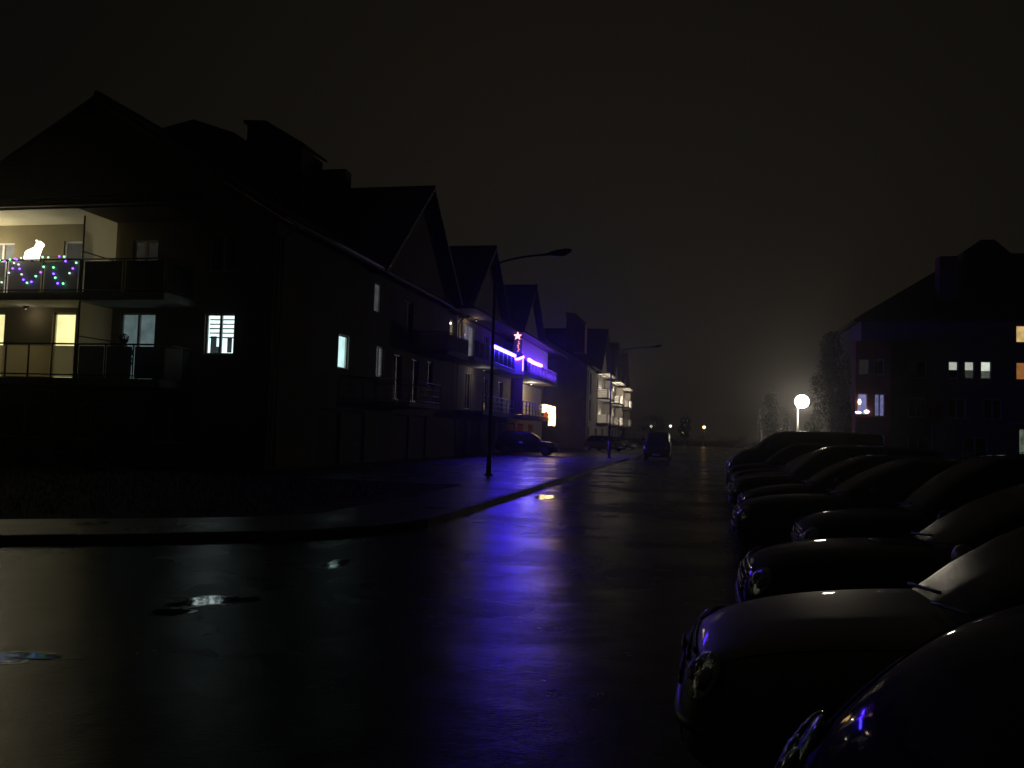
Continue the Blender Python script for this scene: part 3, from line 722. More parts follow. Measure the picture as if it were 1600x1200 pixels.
de=[(0,1),(1,2),(2,3),(3,4),(4,5),(5,6),(0,7),(7,8),(0,9),(9,10),(2,11),(11,12),(2,13),(13,14),(4,15),(15,16),(4,17),(17,18),(0,19)]
dr=[.18,.185,.17,.115,.105,.095,.055,.065,.04,.065,.04,.06,.04,.06,.04,.04,.025,.04,.025,.035]
dm=skin_chain('light_up_deer',dv,de,dr,dg)
deer=bpy.data.objects.new('light_up_deer',dm); col.objects.link(deer); deer.location=(-22.55,25.25,F2+1.03+.035); deer.scale=(.98,.98,.98)
zmin=min(v.co.z for v in dm.vertices); deer.location.z=F2+1.152-zmin*.98
tag(deer,'glowing cream light-up deer standing behind the balcony rail','deer')
# plant behind the grey balcony doors
pl=thing('potted_plant','small dark bushy plant in front of the grey lit balcony door','plant',(-18.75,25.3,F1))
mb=MB(); mb.lathe([(.001,0),(.13,0),(.17,.3),(.15,.3),(.14,.26),(.001,.26)],c=(-18.75,25.3,F1)); part(mb,'pot',brown_p,pl)
def leaf_cloud(mb,rg,c,rad,n,size,shape=None):
    for k in range(n):
        while True:
            p=Vector((rg.uniform(-1,1),rg.uniform(-1,1),rg.uniform(-1,1)))
            if .25<p.length<1: break
        p=Vector((c[0]+p.x*rad[0],c[1]+p.y*rad[1],c[2]+p.z*rad[2]))
        a=Vector((rg.gauss(0,1),rg.gauss(0,1),rg.gauss(0,1))).normalized()*size*rg.uniform(.6,1.3)
        b=Vector((rg.gauss(0,1),rg.gauss(0,1),rg.gauss(0,1))); b=(b-a.normalized()*b.dot(a.normalized())).normalized()*size*.5*rg.uniform(.6,1.3)
        mb.quad(p-a,p-b,p+a,p+b)
mb=MB(); rg=random.Random(5)
for q in range(7): leaf_cloud(mb,rg,(-18.75+rg.uniform(-.22,.22),25.3+rg.uniform(-.1,.1),F1+.6+.13*q),(.2,.15,.16),60,.06)
part(mb,'foliage',leaf,pl)
mb=MB(); mb.tube([(-18.75,25.3,F1+.25),(-18.73,25.3,F1+.8),(-18.78,25.3,F1+1.4)],.015,5,.006); part(mb,'stem',bark,pl)

# ---- second block ----------------------------------------------------------
XF2=-11.0; XB2b=-25.0; XR2=-18.0
def far_house(label,y0,y1,yc,first,last,spec):
    H=thing('apartment_house',label,'house',(XF2-5,(y0+y1)/2,0),group=B['group'])
    holes=[]; lights=[]
    n=3
    L=y1-y0
    for fl,z in ((0,F1),(1,F2)):
        for k in range(n):
            u=1.2+(L-2.4)*(k+.2)/n
            holes.append((round(u,2),round(u+1.3,2),z+.02,z+2.3))
    for k in range(3):
        u=.8+(L-1.6)*k/3; holes.append((round(u,2),round(u+2.4,2),F0,2.35))
    fh=[(2.2,3.4,3.95,5.3),(5.5,6.7,6.8,8.1)]
    rf=street_unit(H,XF2,XB2b,y0,y1,yc,holes,first=first,front_holes=fh,front_x0=XB2b+1,last=last,xr=XR2,wall=plaster_b)
    P,U,N=(XF2,y0),(0,1),(1,0)
    for i,h in enumerate(holes[:6]): window(H,P,U,N,h,spec.get(i),1,door=True)
    for h in holes[6:]: garage_door(H,P,U,N,h[0],h[1],garage_m)
    if first:
        for h in fh: window(H,(XB2b+1,y0),(1,0),(0,-1),h,None,1)
        tower_chimney(rf,XF2-2.6,XF2-.6,y0+2.0,y0+4.0)
    else: small_chimney(rf,XR2+2,y0+2,11.5,14.6)
    for fl,z in ((0,F1),(1,F2)):
        ya,yb=yc-5.2,yc+2.6; xo=-9.75
        mb=MB(); mb.box(XF2+.003,xo,ya,yb,z-.22,z-.002); part(mb,'balcony_slab',concrete,H)
        balcony_rail(H,[(XF2+.05,ya+.05),(xo-.05,ya+.05),(xo-.05,yb-.05),(XF2+.05,yb-.05)],z,1.0,pvc,1.3,3,frost_w)
        pw=spec.get(('l',fl),0)
        if pw: point_lamp(H,(XF2+.2,(ya+yb)/2-.6,z+.82),(1,.86,.68),pw*2.1,lampcol=plastic_d)  # hidden lamp added behind the rail so its panels glow
        mb=MB(); mb.box(XF2+.01,xo-.35,yb+.4,yb+.45,z-.05,z+2.4); part(mb,'balcony_screen',plaster,H)
    mb=MB(); mb.box(XF2+.01,-9.7,yc-5.3,yc+3.2,EV-.2,EV-.05); part(mb,'balcony_ceiling',soffit,H)
    mb=MB(); mb.tube([(XF2+.55,y0+.2,EV-.1),(XF2+.55,y1-.2,EV-.1)],.07,8); mb.tube([(XF2+.08,y0+.5,EV-.5),(XF2+.08,y0+.5,.2)],.05,8); part(mb,'gutter',lamp_metal,H)
    return H
far_house('pale-walled gabled house beyond the orange lights, first of the far block',87,108.8,101.5,True,False,{('l',0):100,('l',1):160})
far_house('middle gabled house of the far block with white railed balconies',108.9,123.9,116.5,False,False,{3:glow_white2,('l',0):130,('l',1):320,1:glow_white2})
far_house('farthest gabled house on the left, small white balconies at its end',124,139,131.0,False,True,{('l',0):25,('l',1):260})

# ---- house on the right ----------------------------------------------------
GX0,GX1,GY=11.6,30.0,66.0
Gh=thing('apartment_house','large dark house on the right with three small pale windows and a red bay','house',(20,70,0))
gw=[(17.45-GX0,18.10-GX0,6.42,7.66),(18.5-GX0,19.15-GX0,6.42,7.66),(19.55-GX0,20.25-GX0,6.42,7.68),
    (21.82-GX0,22.6-GX0,9.02,10.25),(21.82-GX0,22.6-GX0,6.4,7.66),(22.0-GX0,23.4-GX0,.15,3.0),
    (14.8-GX0,16.0-GX0,6.4,7.66),(14.8-GX0,16.0-GX0,3.6,5.0),(17.4-GX0,18.6-GX0,3.6,5.0),(19.75-GX0,20.9-GX0,3.6,5.0),(14.8-GX0,16.2-GX0,.9,2.3),(18.4-GX0,20-GX0,.9,2.3)]
mb=MB()
panel(mb,(GX0,GY),(1,0),0,GX1-GX0,0,10.6,[h[:4] for h in gw],.16,(0,-1))
mb.quad((GX0,GY,0),(GX0,GY+14,0),(GX0,GY+14,10.6),(GX0,GY,10.6)); mb.quad((GX1,GY,0),(GX1,GY+14,0),(GX1,GY+14,10.6),(GX1,GY,10.6))
mb.quad((GX0,GY+14,0),(GX1,GY+14,0),(GX1,GY+14,10.6),(GX0,GY+14,10.6))
part(mb,'wall',plaster_g,Gh)
for i,g in enumerate([glow_white2,glow_white2,glow_white,glow_amber,glow_orange]):
    fr=window(Gh,(GX0,GY),(1,0),(0,-1),gw[i],g,0)
    if i<3:
        h=gw[i]; mb=MB(); obox(mb,(GX0,GY),(1,0),(0,-1),h[0]+.05,h[1]-.05,h[2]+.05,h[2]+(.62,.62,.58)[i],.095,.11)
        part(mb,'half_blind',(plastic_d,see_through('thin_blind',(.16,.15,.13),.22),see_through('thin_blind',(.2,.19,.16),.3))[i],fr)
for h in gw[6:]: window(Gh,(GX0,GY),(1,0),(0,-1),h,None,1)
# ground floor entrance
fr=window(Gh,(GX0,GY),(1,0),(0,-1),gw[5],emis('hall_glow',(.62,.68,.50),.16,.6,3),1,door=True)
mb=MB(); mb.box(21.4,24.4,GY-1.3,GY-.01,3.3,3.42); mb.box(21.4,24.4,GY-1.34,GY-1.301,3.25,3.46); part(mb,'entrance_canopy',frost_g,Gh)
mb=MB()
mb.prism([(GX0-.6,GY-.6,10.4),(GX1+.6,GY-.6,10.4),(GX1-5,GY+6,16.4),(GX0+8.6,GY+6,16.4)],(0,0,.2))
mb.prism([(GX0-.6,GY-.6,10.4),(GX0+8.6,GY+6,16.4),(GX0+8.6,GY+8,16.4),(GX0-.6,GY+14.6,10.4)],(0,0,.19))
mb.prism([(GX0-.6,GY+14.6,10.4),(GX0+8.6,GY+8,16.4),(GX1-5,GY+8,16.4),(GX1+.6,GY+14.6,10.4)],(0,0,.2))
mb.prism([(GX1+.6,GY-.6,10.4),(GX1+.6,GY+14.6,10.4),(GX1-5,GY+8,16.4),(GX1-5,GY+6,16.4)],(0,0,.19))
rfG=part(mb,'roof',roofm,Gh)
mb=MB(); mb.box(17.2,18.4,GY+1.4,GY+2.6,12.2,15.5); part(mb,'chimney',brown_p,rfG)
mb=MB(); mb.prism([(18.9,GY+1.5,12),(22.1,GY+1.5,12),(22.1,GY+1.5,15.6),(20.9,GY+1.5,16.7),(20.0,GY+1.5,16.7),(18.9,GY+1.5,15.9)],(0,4,0)); part(mb,'dormer',roofm,rfG)
# red bay with violet lit windows
BX0,BX1,BY=11.0,13.35,64.6
bay=MB(); bh=[(.15,.80,3.72,5.15),(1.25,1.95,3.55,5.15),(.15,.8,.9,2.2),(1.25,1.95,.9,2.2),(.2,.9,6.5,7.6),(1.2,1.9,6.5,7.6)]
panel(bay,(BX0,BY),(1,0),0,BX1-BX0,0,8.9,bh,.12,(0,-1))
bay.quad((BX0,BY,0),(BX0,GY,0),(BX0,GY,8.9),(BX0,BY,8.9)); bay.quad((BX1,BY,0),(BX1,GY-.001,0),(BX1,GY-.001,8.9),(BX1,BY,8.9)); bay.quad((BX0,BY,8.9),(BX1,BY,8.9),(BX1,GY,8.9),(BX0,GY,8.9))
part(bay,'bay',plaster_r,Gh,'dark red projecting bay')
window(Gh,(BX0,BY),(1,0),(0,-1),bh[0],glow_lav2,0,depth=.12); window(Gh,(BX0,BY),(1,0),(0,-1),bh[1],glow_lav,1,depth=.12)
for q in (2,3,5): window(Gh,(BX0,BY),(1,0),(0,-1),bh[q],None,0,depth=.12)
window(Gh,(BX0,BY),(1,0),(0,-1),bh[4],glow_vd,0,depth=.12)
cb=thing('candle_arch','small glowing candle arch in the violet window of the red bay','candles',(11.4,BY-.25,3.63))
mb=MB(); mb.ball((11.16,BY-.22,3.80),.11,10,8,(1.9,.6,.8)); part(mb,'candle_row',emis('candle_white',(.8,.8,1),4),cb)
mb=MB(); mb.ball((11.72,BY-.22,3.86),.11,10,8,(1.6,.6,1.2)); part(mb,'candle_row',MATS['candle_white'],cb)
mb=MB(); mb.ball((11.24,BY-.22,4.55),.1,10,8,(1.2,.6,2.1)); part(mb,'candle_row',emis('candle_warm',(1,.85,.6),2.5),cb)
mb=MB(); mb.box(10.9,11.95,BY-.32,BY-.11,3.62,3.67); part(mb,'base',concrete,cb)
# ---------------------------------------------------------------- street lamps
lamp_off=pbr('lamp_bowl',(.22,.22,.21),.2,var=.05,bump=0)
def street_lamp(label,loc,h,arm,rise,rz,glow=None,group='cobra-head street lamps',headl=.75):
    T=thing('street_lamp',label,'street lamp',loc,rz,group)
    mb=MB(); mb.tube([(0,0,0),(0,0,1.1)],.09,12,.085); mb.tube([(0,0,1.1),(0,0,h-.1)],.07,12,.045); mb.build('pole',lamp_metal,T)
    mb=MB(); mb.lathe([(.001,.0),(.17,.0),(.17,.04),(.1,.08),(.1,.12)],n=16); mb.build('base_plate',lamp_metal,T)
    mb=MB(); n=8
    mb.tube([(arm*t,0,h-.1+rise*(1-(1-t)**2)) for t in [k/n for k in range(n+1)]],.035,8); mb.build('arm',lamp_metal,T)
    mb=MB(); hx=arm; hz=h-.1+rise
    pts=[]
    mb.lathe([(.001,-.1),(.05,-.1),(.07,.05),(.13,.18),(.165,.4),(.15,.62),(.08,.74),(.001,.76)],axis='x',n=16)
    s=headl/.76
    mb.v=[(hx+x*s,y*s*.95,hz+z*s*.55+.02+x*.16) for x,y,z in mb.v]
    hd=mb.build('lamp_head',lamp_metal,T)
    mb=MB(); mb.ball((hx+.42*s,0,hz-.02*s+.42*.16),.2*s,14,10,(1.15,.75,.42)); mb.build('bowl',glow or lamp_off,hd)
    return T
street_lamp('near unlit cobra-head street lamp on a tall pole before the left houses',(-7.0,29.0,.115),7.5,1.8,.30,0,headl=.9)
street_lamp('second unlit cobra-head street lamp, small against the sky farther on',(-5.7,58.0,.115),7.2,2.6,.4,0)
# lit lamp on the right
lampglow=emis('lamp_glow',(1.0,.88,.70),104)
LL=thing('street_lamp','lit street lamp with a white round lantern on the right, oversized to stand in for glare','street lamp',(10.9,99,.08))
mb=MB(); mb.tube([(0,0,0),(0,0,5.3)],.11,12,.08); mb.build('pole',pvc,LL)
mb=MB(); mb.tube([(0,0,5.25),(.1,0,5.42),(.42,0,5.46)],.045,8); mb.build('arm',lamp_metal,LL)
mb=MB(); mb.lathe([(.001,.18),(.1,.16),(.22,.05),(.22,.0),(.001,.0)],c=(.42,0,6.60),n=20); mb.build('cap',lamp_metal,LL)
mb=MB(); mb.ball((.42,0,5.92),.74,24,16,(1.0,1.0,.95)); mb.build('lantern',lampglow,LL)  # ball larger than a real globe, its size imitates the lamp's glare
# far lamps
def far_lamp(label,loc,h,glow):
    T=thing('street_lamp',label,'street lamp',loc,0,'distant lit street lamps')
    mb=MB(); mb.tube([(0,0,0),(0,0,h)],.06,8,.04); mb.build('pole',lamp_metal,T)
    mb=MB(); mb.ball((0,0,h+.25),.3,12,8); mb.build('globe',glow,T)
    mb=MB(); mb.lathe([(.001,.2),(.2,.14),(.3,.02),(.001,.02)],c=(0,0,h+.5),n=12); mb.build('cap',lamp_metal,T)
far_y=emis('far_lamp_yellow',(1,.62,.20),6); far_w=emis('far_lamp_white',(1,.85,.65),4); far_d=emis('far_lamp_dim',(1,.7,.45),1.5)
far_lamp('far yellow lamp burning at the end of the street',(1.55,180,0),3.6,far_y)
far_lamp('far white lamp to the left of the parked van roof',(-9.6,190,0),3.5,far_w)
far_lamp('far pale lamp just right of the parked van roof',(-5.5,190,0),3.75,emis('far_lamp_pale',(1,.9,.75),2.2))
far_lamp('faint low lamp between the van and the yellow lamp',(-2.8,200,0),2.4,far_d)

# ---------------------------------------------------------------- round sign "20"
S=thing('speed_sign','round speed sign reading 20 on a thin pole before the right house','road sign',(6.72,27,.1))
mb=MB(); mb.tube([(0,0,-.1),(0,0,2.95)],.03,8); mb.build('post',lamp_metal,S)
mb=MB(); mb.lathe([(.001,-.04),(.3,-.04),(.3,-.05),(.001,-.05)],axis='y',c=(0,0,2.5),n=32); d=mb.build('disc',pbr('sign_white',(.5,.47,.42),.4,var=.05,bump=0),S)
mb=MB(); mb.lathe([(.24,-.052),(.298,-.052),(.298,-.056),(.24,-.056),(.24,-.052)],axis='y',c=(0,0,2.5),n=32); mb.build('red_ring',pbr('sign_red',(.35,.03,.02),.4,var=.05,bump=0),d)
cu=bpy.data.curves.new('digits','FONT'); cu.body='20'; cu.size=.30; cu.align_x='CENTER'; cu.align_y='CENTER'; cu.extrude=.002
to=bpy.data.objects.new('digits',cu); col.objects.link(to)
tm=bpy.data.meshes.new_from_object(to.evaluated_get(bpy.context.evaluated_depsgraph_get())); bpy.data.objects.remove(to)
tm.materials.clear(); tm.materials.append(plastic_d)
to=bpy.data.objects.new('digits',tm); col.objects.link(to); to.parent=d; to.location=(0,-.054,2.5); to.rotation_euler=(R(90),0,0)

# ---------------------------------------------------------------- cars
def superellipse(xa,xb,w,n,N):
    cx=(xa+xb)/2; a=(xb-xa)/2; out=[]
    for k in range(N):
        t=2*PI*k/N; c,s_=math.cos(t),math.sin(t)
        out.append((cx+a*math.copysign(abs(c)**(2/n),c), w*math.copysign(abs(s_)**(2/n),s_)))
    return out
def make_car(kind, label, mat, group):
    """local +x is the front; base on the ground"""
    T=thing('parked_van' if kind=='van' else 'parked_car',label,'van' if kind=='van' else 'car',(0,0,0),0,group)
    if kind=='hatch':   # (x, halfwidth, ztop, zbottom)
        st=[(2.02,.42,.60,.36),(2.0,.56,.665,.30),(1.93,.66,.735,.25),(1.80,.745,.80,.22),(1.55,.80,.865,.20),(1.2,.825,.915,.20),(.75,.835,.95,.20),(.2,.84,.955,.2),(-.5,.84,.965,.2),(-1.2,.835,.98,.2),(-1.65,.81,.98,.22),(-1.88,.75,.93,.27),(-1.96,.6,.8,.33)]
        belt=(.98,-1.86,.775,.93); roof=(.12,-1.45,.60,1.45); wheels=(1.22,-1.25); rw=.30; hz=.655; hy=.56
    elif kind=='sedan':
        st=[(2.25,.50,.58,.36),(2.23,.62,.655,.30),(2.16,.72,.735,.25),(2.0,.80,.815,.22),(1.7,.85,.875,.2),(1.3,.87,.915,.2),(.8,.88,.945,.2),(.2,.885,.95,.2),(-.8,.885,.97,.2),(-1.4,.88,1.0,.2),(-1.85,.86,1.01,.22),(-2.15,.80,.97,.28),(-2.25,.66,.85,.35)]
        belt=(.98,-1.72,.80,.93); roof=(.10,-1.02,.62,1.45); wheels=(1.4,-1.35); rw=.315; hz=.66; hy=.62
    elif kind=='wagon':
        st=[(2.12,.50,.62,.36),(2.10,.62,.71,.30),(2.03,.72,.80,.25),(1.88,.80,.88,.22),(1.6,.85,.935,.2),(1.25,.87,.97,.2),(.8,.88,1.0,.2),(.2,.885,1.0,.2),(-.8,.885,1.02,.2),(-1.4,.88,1.03,.2),(-1.8,.86,1.03,.22),(-2.05,.80,.98,.28),(-2.12,.66,.85,.35)]
        belt=(1.05,-2.02,.80,.98); roof=(.30,-1.75,.64,1.58); wheels=(1.35,-1.35); rw=.32; hz=.70; hy=.62
    else:
        st=[(2.45,.60,.70,.40),(2.44,.74,.80,.34),(2.38,.84,.90,.28),(2.24,.90,1.06,.24),(2.06,.93,1.22,.22),(1.86,.94,1.33,.22),(1.5,.95,1.40,.22),(.8,.955,1.40,.22),(-.4,.955,1.40,.22),(-1.4,.955,1.40,.22),(-2.1,.94,1.38,.25),(-2.4,.88,1.30,.3),(-2.46,.72,1.1,.36)]
        belt=(1.62,-2.4,.86,1.36); roof=(.85,-2.3,.74,1.96); wheels=(1.62,-1.5); rw=.34; hz=.86; hy=.70
    mb=MB(); rings=[]
    for (x,w,zt,zb) in st:
        H=zt-zb
        sec=[(0,zt),(.5*w,zt-.008),(.82*w,zt-.05*min(1,H/.6)),(.955*w,zt-.15*min(1,H/.6)),(w,zt-.40*H),(.99*w,zb+.30*H),(.94*w,zb+.06*H),(.6*w,zb),(0,zb)]
        full=[(y,z) for y,z in sec]+[(-y,z) for y,z in sec[-2:0:-1]]
        i=len(mb.v); rings.append(i); mb.v+=[(x,y,z) for y,z in full]
    n=16
    for a,b in zip(rings[:-1],rings[1:]):
        for q in range(n):
            q2=(q+1)%n; mb.f.append((a+q,a+q2,b+q2,b+q)); mb.sm.append(True)
    for rr in (rings[0],rings[-1]):
        # quad strip cap
        for q in range(0,8):
            a1,a2=rr+q,rr+q+1; b1,b2=rr+(n-q)%n,rr+(n-q-1)%n
            if q==0: mb.f.append((a1,a2,b2)); 
            elif q==7: mb.f.append((a1,a2,b1))
            else: mb.f.append((a1,a2,b2,b1))
            mb.sm.append(True)
    me=mb.mesh('body',mat); fix_normals(me)
    o=bpy.data.objects.new('body',me); col.objects.link(o)
    m_=o.modifiers.new('u','SUBSURF'); m_.levels=2; m_.render_levels=2
    cut=MB()
    for wx in wheels:
        for s in (-1,1):
            cut.lathe([(.001,s*.60),(rw+.055,s*.60),(rw+.055,s*1.2),(.001,s*1.2)],axis='y',c=(wx,0,rw+.01),n=32)
    cm=cut.mesh('cut',None); fix_normals(cm); co=bpy.data.objects.new('cut',cm); col.objects.link(co)
    bo=o.modifiers.new('b','BOOLEAN'); bo.object=co; bo.operation='DIFFERENCE'; bo.solver='EXACT'
    dgp=bpy.context.evaluated_depsgraph_get(); nm=bpy.data.meshes.new_from_object(o.evaluated_get(dgp)); nm.name='body'
    nm.materials.clear(); nm.materials.append(mat)
    for p in nm.polygons: p.use_smooth=True
    bpy.data.objects.remove(o); bpy.data.objects.remove(co)
    body=bpy.data.objects.new('body',nm); col.objects.link(body); body.parent=T
    bvh=BVHTree.FromPolygons([v.co for v in nm.vertices],[p.vertices for p in nm.polygons])
    def sx(y,z,front=True):
        h=bvh.ray_cast(Vector((4 if front else -4,y,z)),Vector((-1 if front else 1,0,0)))
        return h[0].x if h[0] else (st[0][0] if front else st[-1][0])
    def top(x,y):
        h=bvh.ray_cast(Vector((x,y,3)),Vector((0,0,-1))); return h[0].z if h[0] else 1
    # greenhouse
    NN=64
    bo_=superellipse(belt[1],belt[0],belt[2],5,NN); ro=superellipse(roof[1],roof[0],roof[2],5,NN)
    zb,zr=belt[3],roof[3]
    def row(t):
        k=t+.14*math.sin(PI*t)*(1-.2*t)
        return [(b[0]+(r[0]-b[0])*t, b[1]+(r[1]-b[1])*(t**1.25), zb-.05+(zr-.05-(zb-.05))*k if t<1 else zr-.05) for b,r in zip(bo_,ro)]
    rows=[row(t) for t in (0,.25,.5,.75,1)]
    def sect(name,keep,parent=T):
        g=MB()
        for k in range(NN):
            if not keep(k): continue
            k2=(k+1)%NN
            for a,b in zip(rows[:-1],rows[1:]): g.quad(a[k],a[k2],b[k2],b[k]); g.sm[-1]=True
        m2=g.mesh(name,carglass); bm=bmesh.new(); bm.from_mesh(m2); bmesh.ops.remove_doubles(bm,verts=bm.verts,dist=1e-5); bm.to_mesh(m2); bm.free()
        ob=bpy.data.objects.new(name,m2); col.objects.link(ob); ob.parent=parent; return ob
    kf=lambda k:min(k,NN-1-k)
    sect('windscreen',lambda k:kf(k)<7); sect('rear_window',lambda k:kf(k)>=25)
    sect('side_window',lambda k:7<=k<25); sect('side_window',lambda k:7<=NN-1-k<25)
    for k0 in (7,16,25):
        for kk in (k0,NN-k0):
            g=MB()
            for a,b in zip(rows[:-1],rows[1:]):
                pts=[]
                for (rw_,f) in ((a,-1),(a,1),(b,1),(b,-1)):
                    p=Vector(rw_[kk%NN]); q=Vector(rw_[(kk+f)%NN]); dd=(q-p).normalized()*.035
                    out=Vector((p.x-(belt[0]+belt[1])/2,p.y*1.6,0)).normalized()*.008
                    pts.append(p+dd+out)
                g.quad(*pts)
            m2=g.mesh('pillar',mat); bm=bmesh.new(); bm.from_mesh(m2); bmesh.ops.remove_doubles(bm,verts=bm.verts,dist=2e-3); bm.to_mesh(m2); bm.free()
            ob=bpy.data.objects.new('pillar',m2); col.objects.link(ob); ob.parent=T
    # roof cap
    g=MB(); cxr=(roof[0]+roof[1])/2
    prev=[(x,y,zr-.055) for x,y in [(p[0],p[1]) for p in rows[-1]]]
    lv=[prev]
    for sc,dz in ((1.012,-.02),(.985,.0),(.9,.028),(.7,.052),(.4,.064),(.01,.068)):
        lv.append([(cxr+(x-cxr)*sc,y*sc,zr-.05+dz) for x,y,_ in prev])
    for a,b in zip(lv[:-1],lv[1:]):
        for k in range(NN):
            k2=(k+1)%NN; g.quad(a[k],a[k2],b[k2],b[k]); g.sm[-1]=True
    m2=g.mesh('roof',mat); bm=bmesh.new(); bm.from_mesh(m2); bmesh.ops.remove_doubles(bm,verts=bm.verts,dist=1e-5); bm.to_mesh(m2); bm.free()
    ob=bpy.data.objects.new('roof',m2); col.objects.link(ob); ob.parent=T
    # roof rails give the roof edges their glints
    # headlights
    for s in (-1,1):
        y=s*hy
        h_=bvh.ray_cast(Vector((4,y,hz)),Vector((-1,0,0))); hp,hn=h_[0],h_[1]
        if hn.x<0: hn=-hn
        hn=(hn+Vector((.35,0,0))).normalized()
        q_=Vector((1,0,0)).rotation_difference(hn).to_matrix().to_4x4()
        sc_=(.045,.155,.115) if kind!='van' else (.045,.12,.15)
        mb=MB(); mb.ball((0,0,0),1,24,14,sc_); mb.xform(Matrix.Translation(hp-hn*.012)@q_); h=mb.build('headlight',glass,T)
        mb=MB(); mb.ball((0,0,0),1,24,14,(sc_[0]*.45,sc_[1]*.93,sc_[2]*.93)); mb.xform(Matrix.Translation(hp-hn*.010)@q_); mb.build('reflector',reflector_m,h)
        for dy in (-.06,.055):
            mb=MB(); mb.lathe([(.001,.012),(.028,.006),(.05,.0),(.052,.004),(.03,.016),(.001,.022)],axis='x',n=18); mb.xform(Matrix.Translation(hp+hn*.008)@q_@Matrix.Translation((0,dy,.0)))
            mb.build('bulb',chrome,h)
    # grille
    mb=MB(); gw_=hy-.22; nb=5 if kind!='van' else 3; gz=hz-.03
    seg=10
    for q in range(nb):
        z=gz-.07+.14*q/(nb-1)
        mb.tube([(sx(-gw_+2*gw_*k/seg,z)+.012,-gw_+2*gw_*k/seg,z) for k in range(seg+1)],.009,6)
    gr=mb.build('grille',chrome if kind in('sedan','wagon') else plastic_d,T)
    mb=MB(); mb.ball((sx(0,gz+.02)+.025,0,gz+.02),.055,16,8,(.25,1,1)); mb.build('badge',chrome,gr)
    # bumper strip and number plate
    mb=MB(); zb_=.46 if kind!='van' else .58
    w_=hy+.12
    mb.tube([(sx(-w_+2*w_*k/16,zb_)+.008,-w_+2*w_*k/16,zb_) for k in range(17)],.028,8); mb.build('bumper',mat if kind=='hatch' else plastic_d,T)
    mb=MB(); xx=sx(0,.40)+.02; mb.box(xx,xx+.012,-.26,.26,.36,.47); mb.build('number_plate',platem,T)
    mb=MB(); w2=.42
    for q in range(3):
        z=.30+.03*q; mb.tube([(sx(-w2+2*w2*k/8,z)+.004,-w2+2*w2*k/8,z) for k in range(9)],.008,5)
    mb.build('lower_grille',plastic_d,T)
    # bonnet seam, wipers
    mb=MB(); xa=belt[0]+.02
    pts=[(xa-.0,s*.6,0) for s in (-1,1)]
    sh=belt[2]*.86
    line=[(xa+(st[2][0]-.02-xa)*t, sh*(1-.16*t*t)) for t in [k/10 for k in range(11)]]
    for s in (-1,1):
        mb=MB(); mb.tube([(x,s*y,top(x,s*y)+.0005) for x,y in line],.004,5); mb.build('bonnet_seam',plastic_d,T)
    for y0_ in (-.35,.18):
        pts=[]; mb=MB()
        for k in range(6):
            t=k/5; yy=y0_+.42*t; pts.append((belt[0]-.05-.06*t+.035*(1-abs(yy)),yy,zb+.03+.03*t))
        mb.tube(pts,.009,5); mb.build('wiper',plastic_d,T)
    # mirrors
    for s in (-1,1):
        mb=MB(); mb.ball((belt[0]-.42,s*(belt[2]+.17),zb+.10),.1,14,10,(.6,1.05,.75)); mb.tube([(belt[0]-.42,s*(belt[2]-.06),zb+.03),(belt[0]-.42,s*(belt[2]+.1),zb+.07)],.025,6)
        mb.build('mirror',mat,T)
    # door seams and handles
    for s in (-1,1):
        mb=MB(); ys=max(v.co.y for v in nm.vertices)
        for xh in (.1,-.85):
            mb.tube([(xh-.08,s*(ys-.01),.78),(xh-.05,s*(ys+.018),.785),(xh+.09,s*(ys+.018),.785),(xh+.12,s*(ys-.01),.78)],.012,6)
        mb.build('door_handle',mat,T)
    # tail lights
    for s in (-1,1):
        y=s*(hy+.05); z=.78 if kind!='van' else 1.0; x=sx(y,z,False)
        mb=MB(); mb.ball((x+.03,y,z),.1,12,8,(.5,.9,1.3)); mb.build('tail_light',redlens,T)
    # wheels
    for wx in wheels:
        for s in (-1,1):
            ys=.70 if kind=='hatch' else (.75 if kind!='van' else .8)
            mb=MB(); w=.095
            mb.lathe([(rw*.66,-w),(rw*.9,-w),(rw*.98,-w*.7),(rw,0),(rw*.98,w*.7),(rw*.9,w),(rw*.66,w)],axis='y',c=(wx,s*ys,rw),n=32)
            wh=mb.build('wheel',rubber,T)
            mb=MB(); mb.lathe([(rw*.665,s*w*.85),(rw*.6,s*w*.7),(rw*.56,s*w*.2),(.001,s*w*.1)],axis='y',c=(wx,s*ys,rw),n=32)
            for k in range(5):
                a=2*PI*k/5; i0=len(mb.v); mb.box(.02,rw*.62,-.0,s*.03,-.028,.028); mb.xform(Matrix.Translation((wx,s*(ys+w*.55),rw))@Matrix.Rotation(a,4,'Y'),i0)
            mb.lathe([(.06,s*w*.5),(.055,s*w*.95),(.001,s*w*.98)],axis='y',c=(wx,s*ys,rw),n=16)
            mb.build('rim',alloy,wh)
    return T,st[0][0]
cars={}
GRP='cars parked nose to the street on the right'
for k,lab,m in (('van','black tall-nosed van filling the bottom right corner',paint_black),('hatch','silver-grey small hatchback with round headlights, nearest full car on the right',paint_silver),('sedan','black saloon with chrome slatted grille just behind the silver hatchback',paint_black),('wagon','dark estate car third behind the silver hatchback, violet glint on its wing',paint_blue)):
    cars[k]=make_car(k,lab,m,GRP)
used=set()
def place(kind,nose_x,y,label,mat,z=0,rz=PI,group=GRP):
    T,L=cars[kind][:2]
    if kind in used:
        old=cars[kind][2]
        T=copy_tree(T); T['label']=label
        for o in T.children:
            if o.type=='MESH' and o.data.materials and o.data.materials[0]==old:
                o.material_slots[0].link='OBJECT'; o.material_slots[0].material=mat
    else:
        used.add(kind); cars[kind]=(T,L,next(o for o in T.children if o.name.startswith('body')).data.materials[0]); T['label']=label
    T['group']=group
    c,s=math.cos(rz),math.sin(rz)
    T.location=(nose_x-c*L,y-s*L,z); T.rotation_euler=(0,0,rz)
    return T
